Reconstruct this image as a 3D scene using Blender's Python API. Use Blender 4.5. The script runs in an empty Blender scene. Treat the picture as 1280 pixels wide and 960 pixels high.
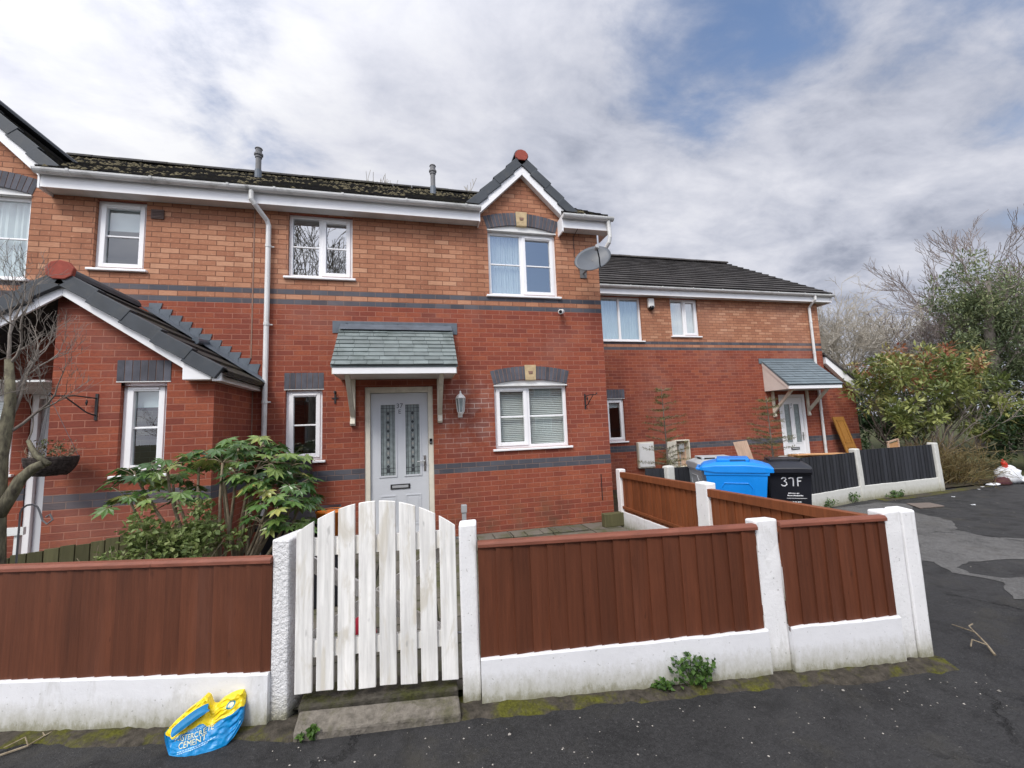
import bpy, bmesh, math, random
from mathutils import Vector, Matrix, noise as mnoise
random.seed(7)
C = bpy.context.scene.collection
R = math.radians
V = Vector

# ------------------------------------------------------------------ mesh builder
class MB:
    def __init__(s):
        s.v = []; s.f = []; s.uv = []; s.t = []; s.mi = []
    def face(s, pts, uv=None, tint=0.5, mi=0):
        b = len(s.v); s.v += [tuple(p) for p in pts]
        s.f.append(tuple(range(b, b + len(pts)))); s.uv.append(uv); s.t.append(tint); s.mi.append(mi)
    def idx(s, pts, faces, tint=0.5, mi=0, uvs=None):
        b = len(s.v); s.v += [tuple(p) for p in pts]
        for k, f in enumerate(faces):
            s.f.append(tuple(b + i for i in f)); s.uv.append(uvs[k] if uvs else None)
            s.t.append(tint[k] if isinstance(tint, list) else tint); s.mi.append(mi)
    def obox(s, o, a, b, c, tint=0.5, mi=0):
        """box with corner o and edge vectors a, b, c"""
        o, a, b, c = V(o), V(a), V(b), V(c)
        p = [o, o+a, o+a+b, o+b, o+c, o+a+c, o+a+b+c, o+b+c]
        fs = [(0,3,2,1),(4,5,6,7),(0,1,5,4),(1,2,6,5),(2,3,7,6),(3,0,4,7)]
        if a.cross(b).dot(c) < 0: fs = [tuple(reversed(f)) for f in fs]
        s.idx(p, fs, tint, mi)
    def box(s, x0, x1, y0, y1, z0, z1, tint=0.5, mi=0):
        s.obox((x0,y0,z0), (x1-x0,0,0), (0,y1-y0,0), (0,0,z1-z0), tint, mi)
    def prism(s, poly, ext, tint=0.5, mi=0):
        """polygon (list of 3d points) extruded by vector ext, capped"""
        n = len(poly); ext = V(ext); P = [V(p) for p in poly]
        nrm = V((0,0,0))
        for i in range(n): nrm += P[i].cross(P[(i+1) % n])
        if nrm.dot(ext) > 0: P.reverse()
        Q = [p + ext for p in P]
        fs = [tuple(range(n)), tuple(reversed(range(n, 2*n)))]
        for i in range(n):
            j = (i+1) % n; fs.append((i, i+n, j+n, j))
        s.idx(P + Q, [tuple(f) for f in fs], tint, mi)
    def tube(s, pts, rad, sides=6, tint=0.5, mi=0, cap=True):
        pts = [V(p) for p in pts]; n = len(pts)
        if not isinstance(rad, (list, tuple)): rad = [rad]*n
        vs = []; up = None
        for i, p in enumerate(pts):
            d = (pts[min(i+1, n-1)] - pts[max(i-1, 0)])
            d = d.normalized() if d.length > 1e-9 else V((0,0,1))
            if up is None: up = V((1,0,0)) if abs(d.x) < .8 else V((0,1,0))
            u = up - d*up.dot(d); u.normalize(); w = d.cross(u); up = u
            for k in range(sides):
                a = 2*math.pi*k/sides
                vs.append(p + (u*math.cos(a) + w*math.sin(a))*rad[i])
        fs = []
        for i in range(n-1):
            for k in range(sides):
                k2 = (k+1) % sides
                fs.append((i*sides+k, i*sides+k2, (i+1)*sides+k2, (i+1)*sides+k))
        if cap:
            fs.append(tuple(reversed(range(sides)))); fs.append(tuple(range((n-1)*sides, n*sides)))
        s.idx(vs, fs, tint, mi)
    def lathe(s, o, prof, sides=16, tint=0.5, mi=0):
        o = V(o); vs = []; fs = []
        for r, z in prof:
            for k in range(sides):
                a = 2*math.pi*k/sides; vs.append(o + V((r*math.cos(a), r*math.sin(a), z)))
        for i in range(len(prof)-1):
            for k in range(sides):
                k2 = (k+1) % sides
                fs.append((i*sides+k, i*sides+k2, (i+1)*sides+k2, (i+1)*sides+k))
        fs.append(tuple(reversed(range(sides)))); fs.append(tuple(range((len(prof)-1)*sides, len(prof)*sides)))
        s.idx(vs, fs, tint, mi)
    def build(s, name, mats, parent=None, smooth=False, loc=None, bevel=0, local=False, bseg=2):
        """one mesh object; vertices are given in world space (local=True: in the parent's space)"""
        if not isinstance(mats, (list, tuple)): mats = [mats]
        off = V((0,0,0))
        if parent is not None and not local: off = wloc(parent)
        elif loc is not None: off = V(loc)
        me = bpy.data.meshes.new(name)
        me.from_pydata([tuple(V(p) - off) for p in s.v] if off.length else s.v, [], s.f)
        for m in mats: me.materials.append(m)
        ul = me.uv_layers.new(name='UVMap'); ud = ul.data
        at = me.attributes.new('tint', 'FLOAT', 'FACE')
        at.data.foreach_set('value', s.t)
        for pi, p in enumerate(me.polygons):
            p.material_index = s.mi[pi]; p.use_smooth = smooth
            uv = s.uv[pi]
            if uv:
                for k, li in enumerate(p.loop_indices): ud[li].uv = uv[k]
            else:
                n = p.normal; ax = max(range(3), key=lambda i: abs(n[i]))
                for li, vi in zip(p.loop_indices, s.f[pi]):
                    q = s.v[vi]
                    ud[li].uv = (q[0], q[1]) if ax == 2 else ((q[0], q[2]) if ax == 1 else (q[1], q[2]))
        me.update()
        o = bpy.data.objects.new(name, me); C.objects.link(o)
        if parent is not None: o.parent = parent
        elif loc is not None: o.location = off
        if bevel:
            b = o.modifiers.new('bevel', 'BEVEL'); b.width = bevel; b.segments = bseg; b.limit_method = 'ANGLE'; b.angle_limit = R(40)
        return o

def wloc(o):
    p = V((0,0,0))
    while o is not None: p += V(o.location); o = o.parent
    return p
def thing(name, label, cat, loc=(0,0,0), rz=0, group=None):
    o = bpy.data.objects.new(name, None); C.objects.link(o); o.empty_display_size = .2
    o.location = loc; o.rotation_euler = (0,0,rz)
    return tag(o, label, cat, group)
def tag(o, label=None, cat=None, group=None, kind=None):
    if label: o['label'] = label
    if cat: o['category'] = cat
    if group: o['group'] = group
    if kind: o['kind'] = kind
    return o
def copy_tree(o, parent=None):
    c = o.copy(); C.objects.link(c)
    if parent is not None: c.parent = parent
    for ch in list(o.children): copy_tree(ch, c)
    return c

# ------------------------------------------------------------------ materials
class NT:
    def __init__(s, tree): s.t = tree; s.n = tree.nodes; s.l = tree.links
    def new(s, typ, **kw):
        n = s.n.new(typ)
        for k, v in kw.items():
            if k in n.inputs.keys() if isinstance(k, str) else False: n.inputs[k].default_value = v
            else: setattr(n, k, v)
        return n
    def link(s, a, b): s.l.new(a, b)
    def math(s, op, a, b=None, clamp=False):
        n = s.n.new('ShaderNodeMath'); n.operation = op; n.use_clamp = clamp
        for i, x in enumerate((a, b)):
            if x is None: continue
            if hasattr(x, 'node'): s.link(x, n.inputs[i])
            else: n.inputs[i].default_value = x
        return n.outputs[0]
    def vmath(s, op, a, b=None):
        n = s.n.new('ShaderNodeVectorMath'); n.operation = op
        for i, x in enumerate((a, b)):
            if x is None: continue
            if hasattr(x, 'node'): s.link(x, n.inputs[i])
            else: n.inputs[i].default_value = x
        return n.outputs['Value'] if op in ('DOT_PRODUCT', 'LENGTH', 'DISTANCE') else n.outputs[0]
    def mix(s, fac, a, b, typ='MIX'):
        n = s.n.new('ShaderNodeMix'); n.data_type = 'RGBA'; n.blend_type = typ; n.clamp_factor = True
        for i, x in ((0, fac), (6, a), (7, b)):
            if hasattr(x, 'node'): s.link(x, n.inputs[i])
            else: n.inputs[i].default_value = (tuple(x) + (1,))[:4] if isinstance(x, (tuple, list)) else x
        return n.outputs[2]
    def ramp(s, fac, stops, interp='LINEAR'):
        n = s.n.new('ShaderNodeValToRGB'); s.link(fac, n.inputs[0]); e = n.color_ramp.elements; n.color_ramp.interpolation = interp
        while len(e) < len(stops): e.new(0.5)
        for i, (p, c) in enumerate(stops):
            e[i].position = p; e[i].color = tuple(c) + (1,) if isinstance(c, (tuple, list)) else (c, c, c, 1)
        return n.outputs[0]
    def maprange(s, x, a, b, c=0., d=1., smooth=False):
        n = s.n.new('ShaderNodeMapRange'); s.link(x, n.inputs[0]); n.clamp = True
        if smooth: n.interpolation_type = 'SMOOTHSTEP'
        for i, q in enumerate((a, b, c, d)): n.inputs[i+1].default_value = q
        return n.outputs[0]
    def noise(s, vec, scale, detail=4, rough=.55, dist=0, out=0):
        n = s.n.new('ShaderNodeTexNoise'); n.inputs['Scale'].default_value = scale; n.inputs['Detail'].default_value = detail
        n.inputs['Roughness'].default_value = rough; n.inputs['Distortion'].default_value = dist
        if vec is not None: s.link(vec, n.inputs['Vector'])
        return n.outputs[out]
    def scale(s, vec, sc):
        return s.vmath('MULTIPLY', vec, sc)
    def bump(s, h, strength=.3, dist=.01):
        n = s.n.new('ShaderNodeBump'); n.inputs['Strength'].default_value = strength; n.inputs['Distance'].default_value = dist
        s.link(h, n.inputs['Height']); return n.outputs[0]

def newmat(name):
    m = bpy.data.materials.new(name); m.use_nodes = True
    t = NT(m.node_tree); b = m.node_tree.nodes['Principled BSDF']
    return m, t, b
def setc(t, b, col, rough=None, nrm=None, spec=None, metal=None):
    if hasattr(col, 'node'): t.link(col, b.inputs['Base Color'])
    else: b.inputs['Base Color'].default_value = tuple(col) + (1,)
    if rough is not None:
        if hasattr(rough, 'node'): t.link(rough, b.inputs['Roughness'])
        else: b.inputs['Roughness'].default_value = rough
    if nrm is not None: t.link(nrm, b.inputs['Normal'])
    if spec is not None: b.inputs['Specular IOR Level'].default_value = spec
    if metal is not None: b.inputs['Metallic'].default_value = metal
def pos(t): return t.new('ShaderNodeNewGeometry').outputs['Position']
def uvc(t): return t.new('ShaderNodeTexCoord').outputs['UV']
def att(t, name='tint'):
    n = t.new('ShaderNodeAttribute'); n.attribute_name = name; return n.outputs['Fac']

def simple(name, col, rough=.5, var=.12, scale=6, bump=0, bscale=60, spec=.5, dirt=None, dirt_amt=.5, dirt_scale=3, metal=0, bdist=.004, tintvar=0):
    """plain surface with mottling, optional fine bump and irregular dirt patches"""
    m, t, b = newmat(name); p = pos(t)
    n = t.noise(p, scale, 5, .6)
    lo = tuple(c*(1-var) for c in col); hi = tuple(min(1, c*(1+var)) for c in col)
    c = t.ramp(n, [(.3, lo), (.7, hi)])
    if tintvar:
        c = t.mix(1, c, t.ramp(att(t), [(0, 1-tintvar), (1, 1+tintvar)]), 'MULTIPLY')
    if dirt:
        d = t.noise(p, dirt_scale, 8, .65, .4)
        c = t.mix(t.maprange(d, .52, .72, 0, dirt_amt), c, dirt)
    nr = t.bump(t.noise(p, bscale, 4, .6), bump, bdist) if bump else None
    setc(t, b, c, t.maprange(n, .3, .7, max(0, rough-.06), min(1, rough+.06)), nr, spec, metal)
    return m

def brick_mat(name, blue_low=True, shift=.0375, efflo=True):
    m, t, b = newmat(name); u = uvc(t); p = pos(t)
    mp = t.new('ShaderNodeMapping'); mp.inputs['Location'].default_value = (0, shift, 0); t.link(u, mp.inputs['Vector'])
    uv = mp.outputs[0]
    # slight waviness of the courses
    bt = t.new('ShaderNodeTexBrick'); bt.offset = .5; bt.squash = 1
    for k, v in (('Scale', 1), ('Mortar Size', .0056), ('Mortar Smooth', .3), ('Bias', 0), ('Brick Width', .225), ('Row Height', .075)):
        bt.inputs[k].default_value = v
    bt.inputs['Color1'].default_value = (0,0,0,1); bt.inputs['Color2'].default_value = (1,1,1,1); bt.inputs['Mortar'].default_value = (.5,.5,.5,1)
    wob = t.vmath('ADD', uv, t.scale(t.vmath('SUBTRACT', t.noise(p, 9, 2, .5, 0, 1), (.5,.5,.5)), (.006,.006,.006)))
    t.link(wob, bt.inputs['Vector'])
    rnd = bt.outputs['Color']; mort = bt.outputs['Fac']
    sx = t.new('ShaderNodeSeparateXYZ'); t.link(uv, sx.inputs[0])
    course = t.math('FLOOR', t.math('DIVIDE', sx.outputs[1], .075))
    up = t.math('GREATER_THAN', course, 46.5)
    def near(k): return t.math('COMPARE', course, k)
    bl = t.math('ADD', near(46.), near(48.))
    for nd in [x for x in t.n if x.type == 'MATH' and x.operation == 'COMPARE']: nd.inputs[2].default_value = .3
    if blue_low: 
        bl = t.math('ADD', bl, t.math('ADD', near(12.), near(13.)))
        for nd in [x for x in t.n if x.type == 'MATH' and x.operation == 'COMPARE']: nd.inputs[2].default_value = .3
    st = t.noise(t.scale(uv, (14, 60, 1)), 1, 5, .65)         # drag marks along a brick
    blot = t.noise(p, 1.1, 5, .6)
    red = t.ramp(rnd, [(0, (.225,.060,.038)), (.3, (.292,.074,.041)), (.62, (.328,.086,.044)), (1, (.385,.112,.054))])
    red = t.mix(t.maprange(t.noise(p, 38, 5, .75), .35, .68, .45, 0), red, (.15,.04,.032))
    red = t.mix(t.maprange(st, .45, .75, 0, .45), red, (.14,.045,.04))
    red = t.mix(t.maprange(blot, .45, .72, 0, .4), red, (.16,.045,.037))
    buff = t.ramp(rnd, [(0, (.34,.145,.085)), (.4, (.40,.178,.102)), (.75, (.455,.215,.125)), (1, (.54,.29,.18))])
    buff = t.mix(t.maprange(t.noise(p, 26, 5, .7), .54, .7, 0, .5), buff, (.62,.37,.24))
    buff = t.mix(t.maprange(st, .48, .74, 0, .45), buff, (.29,.12,.072))
    blue = t.ramp(rnd, [(0, (.062,.064,.078)), (1, (.105,.107,.125))])
    c = t.mix(up, red, buff); c = t.mix(bl, c, blue)
    mo = t.mix(up, (.35,.145,.10), (.19,.088,.056))
    mo = t.mix(bl, mo, (.17,.13,.12))
    if efflo:   # lime bloom on the joints beside the door
        d = t.vmath('DISTANCE', p, (-2.35, 0, 1.75))
        e = t.math('MULTIPLY', t.maprange(d, .75, .2), t.maprange(t.noise(p, 5, 4), .42, .6))
        mo = t.mix(t.math('MULTIPLY', e, .8), mo, (.62,.5,.45)); c = t.mix(t.math('MULTIPLY', e, .18), c, (.5,.38,.33))
    c = t.mix(mort, c, mo)
    # damp algae low on the wall, in patches
    z = t.new('ShaderNodeSeparateXYZ'); t.link(p, z.inputs[0])
    alg = t.math('MULTIPLY', t.maprange(z.outputs[2], .7, 0., 0, 1), t.maprange(t.noise(p, 2.3, 6, .65), .46, .66))
    c = t.mix(t.math('MULTIPLY', alg, .55), c, (.085,.07,.04))
    # rain streaks and broad weathering
    rs = t.noise(t.scale(p, (2.6, 2.6, .28)), 1, 5, .62, .3); c = t.mix(t.maprange(rs, .48, .72, 0, .34), c, t.mix(1, c, (.5,.47,.47), 'MULTIPLY'))
    pal = t.noise(p, .75, 5, .6); c = t.mix(t.maprange(pal, .52, .70, 0, .16), c, (.46,.30,.24))
    h = t.math('ADD', t.math('MULTIPLY', mort, -1.), t.math('MULTIPLY', st, .7))
    setc(t, b, c, .88, t.bump(h, .7, .006), .25)
    return m

def wood_mat(name, col, rough=.7, tv=.25, flake=None, flake_amt=0, horiz=False, fl_lo=.5, fl_hi=.62):
    m, t, b = newmat(name); p = pos(t)
    g = t.noise(t.scale(p, (5, 40, 40) if horiz else (40, 40, 2.2)), 1, 6, .6, .3)
    c = t.ramp(g, [(.25, tuple(x*.72 for x in col)), (.75, tuple(x*1.2 for x in col))])
    c = t.mix(1, c, t.ramp(att(t), [(0, 1-tv), (1, 1+tv)]), 'MULTIPLY')
    bl = t.noise(p, 2.2, 5, .6)
    c = t.mix(t.maprange(bl, .5, .75, 0, .35), c, tuple(x*.6 for x in col))
    if flake:
        f = t.noise(t.scale(p, (9, 9, 2.6)), 1, 6, .6, .8)
        c = t.mix(t.maprange(f, fl_lo, fl_hi, 0, flake_amt), c, flake)
    kn = t.noise(t.scale(p, (24, 24, 9)), 1, 2, .4); c = t.mix(t.maprange(kn, .72, .80, 0, .5), c, tuple(x*.35 for x in col))
    ft = t.noise(t.scale(p, (6, 6, 1.2)), 1, 5, .6); c = t.mix(t.maprange(ft, .55, .75, 0, .22), c, tuple(min(1, x*1.5+.03) for x in col))
    setc(t, b, c, rough, t.bump(g, .5, .005), .35)
    return m

def tile_mat(name, col, moss=None, amt=0, w=.33, h=.3, spec=.3, rough=.8, mlo=.44, mhi=.58):
    m, t, b = newmat(name); u = uvc(t); p = pos(t)
    bt = t.new('ShaderNodeTexBrick'); bt.offset = .5
    for k, v in (('Scale', 1), ('Mortar Size', .004), ('Mortar Smooth', .1), ('Brick Width', w), ('Row Height', h)): bt.inputs[k].default_value = v
    bt.inputs['Color1'].default_value = (0,0,0,1); bt.inputs['Color2'].default_value = (1,1,1,1); t.link(u, bt.inputs['Vector'])
    n = t.noise(p, 9, 6, .65)
    c = t.ramp(bt.outputs['Color'], [(0, tuple(x*.75 for x in col)), (1, tuple(x*1.25 for x in col))])
    c = t.mix(t.maprange(n, .4, .7, 0, .5), c, tuple(x*.55 for x in col))
    c = t.mix(bt.outputs['Fac'], c, tuple(x*.3 for x in col))
    hh = t.math('ADD', t.math('MULTIPLY', bt.outputs['Fac'], -1.), t.math('MULTIPLY', n, .4))
    if moss:
        k = t.noise(p, 13, 6, .7, .5); k2 = t.noise(p, 1.6, 3, .5)
        f = t.maprange(t.math('ADD', t.math('MULTIPLY', k, .7), t.math('MULTIPLY', k2, .3)), mlo, mhi, 0, amt)
        c = t.mix(f, c, t.ramp(t.noise(p, 30, 3), [(.3, tuple(x*.5 for x in moss)), (.7, moss)]))
        hh = t.math('ADD', hh, t.math('MULTIPLY', f, 1.5))
    setc(t, b, c, rough, t.bump(hh, .5, .012), spec)
    return m

def leaf_mat(name, stops, rough=.5, spec=.4, trans=.25):
    m, t, b = newmat(name)
    c = t.ramp(att(t), stops)
    c = t.mix(t.maprange(t.noise(pos(t), 30, 3), .4, .7, 0, .3), c, tuple(x*.6 for x in stops[0][1]))
    setc(t, b, c, rough, None, spec)
    tr = t.new('ShaderNodeBsdfTranslucent'); t.link(c, tr.inputs[0])
    mx = t.new('ShaderNodeMixShader'); mx.inputs[0].default_value = trans
    t.link(b.outputs[0], mx.inputs[1]); t.link(tr.outputs[0], mx.inputs[2])
    t.link(mx.outputs[0], t.n['Material Output'].inputs[0])
    return m

def bark_mat(name, a, c2, sc=12):
    m, t, b = newmat(name); p = pos(t)
    n = t.noise(t.scale(p, (1, 1, .35)), sc, 6, .65, .3)
    setc(t, b, t.ramp(n, [(.35, a), (.65, c2)]), .9, t.bump(n, .6, .01), .2)
    return m

def glass_mat(name, base=.06, tint=(.85,.9,.9)):
    m, t, b = newmat(name)
    t.n.remove(b)
    lw = t.new('ShaderNodeLayerWeight'); lw.inputs[0].default_value = .5      # the same from both sides of the pane
    f = t.math('ADD', t.math('MULTIPLY', t.math('POWER', lw.outputs['Facing'], 3.), .8), base, True)
    tr = t.new('ShaderNodeBsdfTransparent'); tr.inputs[0].default_value = tint + (1,)
    gl = t.new('ShaderNodeBsdfGlossy'); gl.inputs['Roughness'].default_value = .01; gl.inputs[0].default_value = (.95,.97,1,1)
    wv = t.bump(t.noise(pos(t), 1.7, 2), .02, .02); t.link(wv, gl.inputs['Normal'])
    mx = t.new('ShaderNodeMixShader'); t.link(f, mx.inputs[0]); t.link(tr.outputs[0], mx.inputs[1]); t.link(gl.outputs[0], mx.inputs[2])
    t.link(mx.outputs[0], t.n['Material Output'].inputs[0])
    return m

M = {}
M['brick'] = brick_mat('brickwork')
M['voussoir'] = simple('blue_brick', (.088,.09,.108), .75, .25, 8, .3, 80, .3, tintvar=.25)
M['mortar'] = simple('mortar', (.27,.17,.13), .95, .15, 20, .4, 90, .1)
M['keystone'] = simple('keystone', (.52,.40,.24), .9, .15, 12, .4, 70, .2, dirt=(.12,.09,.06), dirt_amt=.5, dirt_scale=9)
M['upvc'] = simple('white_upvc', (.86,.86,.87), .32, .03, 2, spec=.45)
M['upvc_old'] = simple('weathered_upvc', (.70,.70,.69), .45, .06, 3, spec=.4, dirt=(.38,.37,.33), dirt_amt=.55, dirt_scale=2.2)
M['gutter'] = simple('gutter_plastic', (.70,.70,.69), .45, .08, 3, spec=.4, dirt=(.22,.22,.19), dirt_amt=.7, dirt_scale=2.5)
M['glass'] = glass_mat('window_glass', .12)
M['glass_sky'] = glass_mat('mirror_bright_glass', .34)
M['curtain'] = simple('net_curtain', (.62,.66,.66), .9, .05, 3, spec=.1)
M['blind'] = simple('slatted_blind', (.74,.75,.72), .7, .08, 3, spec=.2)
M['dark_in'] = simple('dim_room', (.03,.035,.035), .9, .1, 2, spec=.1)
M['plaster'] = simple('room_plaster', (.3,.3,.28), .9, .05, 2, spec=.1)
M['tile_moss'] = tile_mat('mossy_roof_tile', (.036,.034,.034), (.13,.125,.062), .65, mlo=.50, mhi=.66)
M['tile_far'] = tile_mat('concrete_roof_tile', (.068,.062,.060), (.15,.135,.105), .5, mlo=.54, mhi=.66)
M['verge'] = simple('verge_tile', (.052,.060,.070), .6, .2, 5, .3, 60, .4, dirt=(.10,.10,.09), dirt_amt=.4, dirt_scale=6)
M['moss'] = simple('moss', (.095,.082,.05), .95, .6, 25, .6, 120, .1)
M['terracotta'] = simple('ridge_mortar', (.30,.075,.055), .85, .2, 12, .4, 60, .2)
M['lead'] = simple('lead_flashing', (.10,.12,.145), .5, .2, 6, .25, 20, .5)
M['slate'] = simple('green_grey_slate', (.18,.212,.21), .6, .12, 7, .3, 50, .4, dirt=(.06,.08,.07), dirt_amt=.6, dirt_scale=2.5, tintvar=.14)
M['slate_new'] = simple('blue_grey_slate', (.14,.175,.195), .55, .08, 5, .2, 50, .4, tintvar=.08)
M['cream'] = simple('weathered_cream_paint', (.66,.62,.52), .6, .1, 5, .2, 60, .3, dirt=(.28,.27,.2), dirt_amt=.5, dirt_scale=4)
M['pinkwhite'] = simple('faded_cladding', (.66,.60,.55), .6, .06, 5, .1, 60, .3)
M['door_grey'] = simple('door_leaf', (.55,.57,.60), .45, .03, 3, spec=.4)
M['black_metal'] = simple('black_iron', (.018,.018,.02), .5, .2, 10, .2, 60, .5)
M['chrome'] = simple('brushed_handle', (.5,.5,.48), .3, .05, 10, spec=.5, metal=.9)
M['grey_plastic'] = simple('grey_plastic', (.34,.35,.36), .5, .08, 6, spec=.4)
M['dish'] = simple('dish_metal', (.095,.105,.12), .45, .1, 4, spec=.4, dirt=(.13,.13,.12), dirt_amt=.4, dirt_scale=5)
M['white_plastic'] = simple('white_plastic', (.76,.76,.74), .4, .04, 6, spec=.4)
M['black_gloss'] = simple('dark_lens', (.008,.008,.01), .15, .05, 6, spec=.6)
M['pipe_grey'] = simple('flue_metal', (.15,.15,.155), .55, .2, 6, .2, 40, .4)
M['leaded'] = simple('leaded_glass', (.25,.29,.29), .2, .2, 18, .2, 40, .6)
M['came'] = simple('lead_came', (.04,.045,.05), .5, .1, 8, spec=.4)

def paint_mat(name, col=(.80,.80,.80), rough=.6, bumps=.5, bs=45, dirt=(.26,.25,.19), base=True, bd=.006):
    """old masonry paint: wiped patches, grime streaks and a ragged splash-stained foot"""
    m, t, b = newmat(name); p = pos(t)
    n = t.noise(p, 7, 6, .6); c = t.ramp(n, [(.3, tuple(x*.93 for x in col)), (.7, col)])
    d = t.noise(t.scale(p, (7, 7, 2)), 1, 7, .68, .4); c = t.mix(t.maprange(d, .56, .76, 0, .5), c, dirt)
    if base:
        z = t.new('ShaderNodeSeparateXYZ'); t.link(p, z.inputs[0])
        k = t.math('ADD', z.outputs[2], t.math('MULTIPLY', t.noise(t.scale(p, (1,1,.5)), 24, 7, .8), -.22))
        c = t.mix(t.maprange(k, -.145, -.195, 0, .9), c, (.035,.036,.022))
        c = t.mix(t.maprange(k, -.02, -.17, 0, .75), c, (.30,.29,.20))
    sp = t.noise(p, 55, 2); c = t.mix(t.maprange(sp, .68, .74, 0, .5), c, tuple(x*.55 for x in dirt))
    setc(t, b, c, rough, t.bump(t.noise(p, bs, 5, .65), bumps, bd), .35)
    return m
M['post'] = paint_mat('white_painted_concrete')
M['rough'] = paint_mat('white_roughcast', bumps=1.0, bs=46, bd=.02)
M['board'] = paint_mat('white_gravel_board', (.74,.745,.76), bumps=.45, bs=14)
M['old_post'] = paint_mat('grey_white_concrete', (.60,.60,.56), bumps=.4)
M['fence'] = wood_mat('brown_stained_fence', (.112,.0345,.0155), .6, .16)
M['fence_in'] = wood_mat('red_brown_fence_back', (.20,.062,.022), .65, .2)
M['cap'] = wood_mat('fence_capping', (.20,.066,.040), .6, .12, horiz=True)
M['black_wood'] = wood_mat('black_stained_fence', (.026,.028,.034), .7, .35)
M['green_wood'] = wood_mat('algae_covered_fence', (.10,.095,.045), .85, .3)
M['gate'] = wood_mat('flaking_white_gate', (.80,.79,.755), .55, .05, (.56,.52,.43), .7, fl_lo=.52, fl_hi=.64)
M['oak'] = wood_mat('golden_oak_door', (.36,.17,.04), .45, .1)
M['ply'] = wood_mat('plywood', (.52,.36,.26), .8, .1)
M['orange_wood'] = wood_mat('pallet_board', (.55,.30,.14), .8, .2, horiz=True)
M['blue_bin'] = simple('blue_bin_plastic', (.004,.225,.70), .35, .06, 4, .1, 90, .45)
M['black_bin'] = simple('black_bin_plastic', (.012,.013,.018), .38, .1, 4, .1, 90, .45)
M['grey_bin'] = simple('grey_bin_plastic', (.38,.40,.41), .42, .06, 4, .1, 90, .4)
M['hole'] = simple('dark_slot', (.01,.01,.012), .8, .1, 8)
M['bin_slot'] = simple('deep_blue_slot', (.004,.07,.2), .5, .1, 8)
M['text_white'] = simple('white_print', (.8,.8,.8), .6, .02, 4)
M['text_cream'] = simple('cream_print', (.75,.72,.45), .6, .02, 4)
M['text_pale'] = simple('pale_blue_print', (.35,.6,.85), .6, .02, 4)
M['text_dark'] = simple('dark_print', (.08,.085,.1), .6, .02, 4)
M['soil'] = simple('damp_soil', (.055,.045,.032), .95, .4, 7, .8, 40, .1, dirt=(.075,.085,.03), dirt_amt=.8, dirt_scale=1.4, bdist=.02)
M['branch'] = bark_mat('bare_bark', (.13,.11,.095), (.27,.24,.21))
M['trunk_moss'] = bark_mat('mossy_bark', (.06,.052,.04), (.21,.195,.13), 30)
M['twig_far'] = bark_mat('far_twigs', (.33,.30,.25), (.50,.46,.40))
M['twig_red'] = bark_mat('reddish_twigs', (.19,.155,.145), (.32,.275,.255))
M['stem_pale'] = bark_mat('pale_stem', (.17,.13,.085), (.33,.28,.2), 30)
M['fatsia'] = leaf_mat('fatsia_leaf', [(0, (.035,.09,.026)), (.5, (.105,.20,.05)), (.82, (.24,.33,.09)), (1, (.48,.46,.14))], .28, .6)
M['palebush'] = leaf_mat('pale_small_leaf', [(0, (.08,.12,.035)), (.6, (.20,.26,.08)), (1, (.38,.40,.18))])
M['photinia'] = leaf_mat('photinia_leaf', [(0, (.045,.075,.022)), (.3, (.16,.20,.055)), (.62, (.38,.40,.13)), (.8, (.30,.15,.07)), (1, (.36,.10,.06))], .4, .5)
M['evergreen'] = leaf_mat('evergreen_leaf', [(0, (.08,.115,.062)), (.6, (.19,.235,.115)), (1, (.32,.33,.15))])
M['ivy'] = leaf_mat('dark_ivy_leaf', [(0, (.018,.038,.016)), (.7, (.045,.085,.03)), (1, (.10,.16,.045))])
M['needle'] = leaf_mat('fir_needle', [(0, (.11,.115,.045)), (1, (.26,.25,.10))])
M['dry'] = leaf_mat('dry_brown_stem', [(0, (.09,.06,.025)), (.6, (.20,.15,.06)), (1, (.34,.28,.13))])
M['weed'] = leaf_mat('weed_leaf', [(0, (.03,.075,.015)), (1, (.11,.20,.04))])
# ------------------------------------------------------------------ building helpers
def wall_y(mb, x0, x1, z0, z1, y, holes=(), reveal=.11, face=-1, mi=0):
    """wall sheet in the plane y facing -Y with rectangular holes and their reveals"""
    xs = sorted({x0, x1} | {h[0] for h in holes} | {h[1] for h in holes})
    zs = sorted({z0, z1} | {h[2] for h in holes} | {h[3] for h in holes})
    for i in range(len(xs)-1):
        for k in range(len(zs)-1):
            a, b, c, d = xs[i], xs[i+1], zs[k], zs[k+1]
            mx, mz = (a+b)/2, (c+d)/2
            if any(h[0] < mx < h[1] and h[2] < mz < h[3] for h in holes): continue
            q = [(a,y,c),(b,y,c),(b,y,d),(a,y,d)]
            mb.face(q, [(p[0], p[2]) for p in q], mi=mi)
    for h in holes:
        a, b, c, d = h[:4]; yr = y + reveal
        for q in ([(a,y,c),(a,y,d),(a,yr,d),(a,yr,c)], [(b,y,d),(b,y,c),(b,yr,c),(b,yr,d)],
                  [(a,y,d),(b,y,d),(b,yr,d),(a,yr,d)], [(b,y,c),(a,y,c),(a,yr,c),(b,yr,c)]):
            q = [tuple(p) for p in q]; mb.face(q, None, mi=mi)
def lerp_(a, b, f): return a+(b-a)*f
def wall_x(mb, x, y0, y1, z0, z1, flip=False):
    q = [(x,y0,z0),(x,y1,z0),(x,y1,z1),(x,y0,z1)]
    if flip: q.reverse()
    mb.face(q, [(p[1], p[2]) for p in q])

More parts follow.
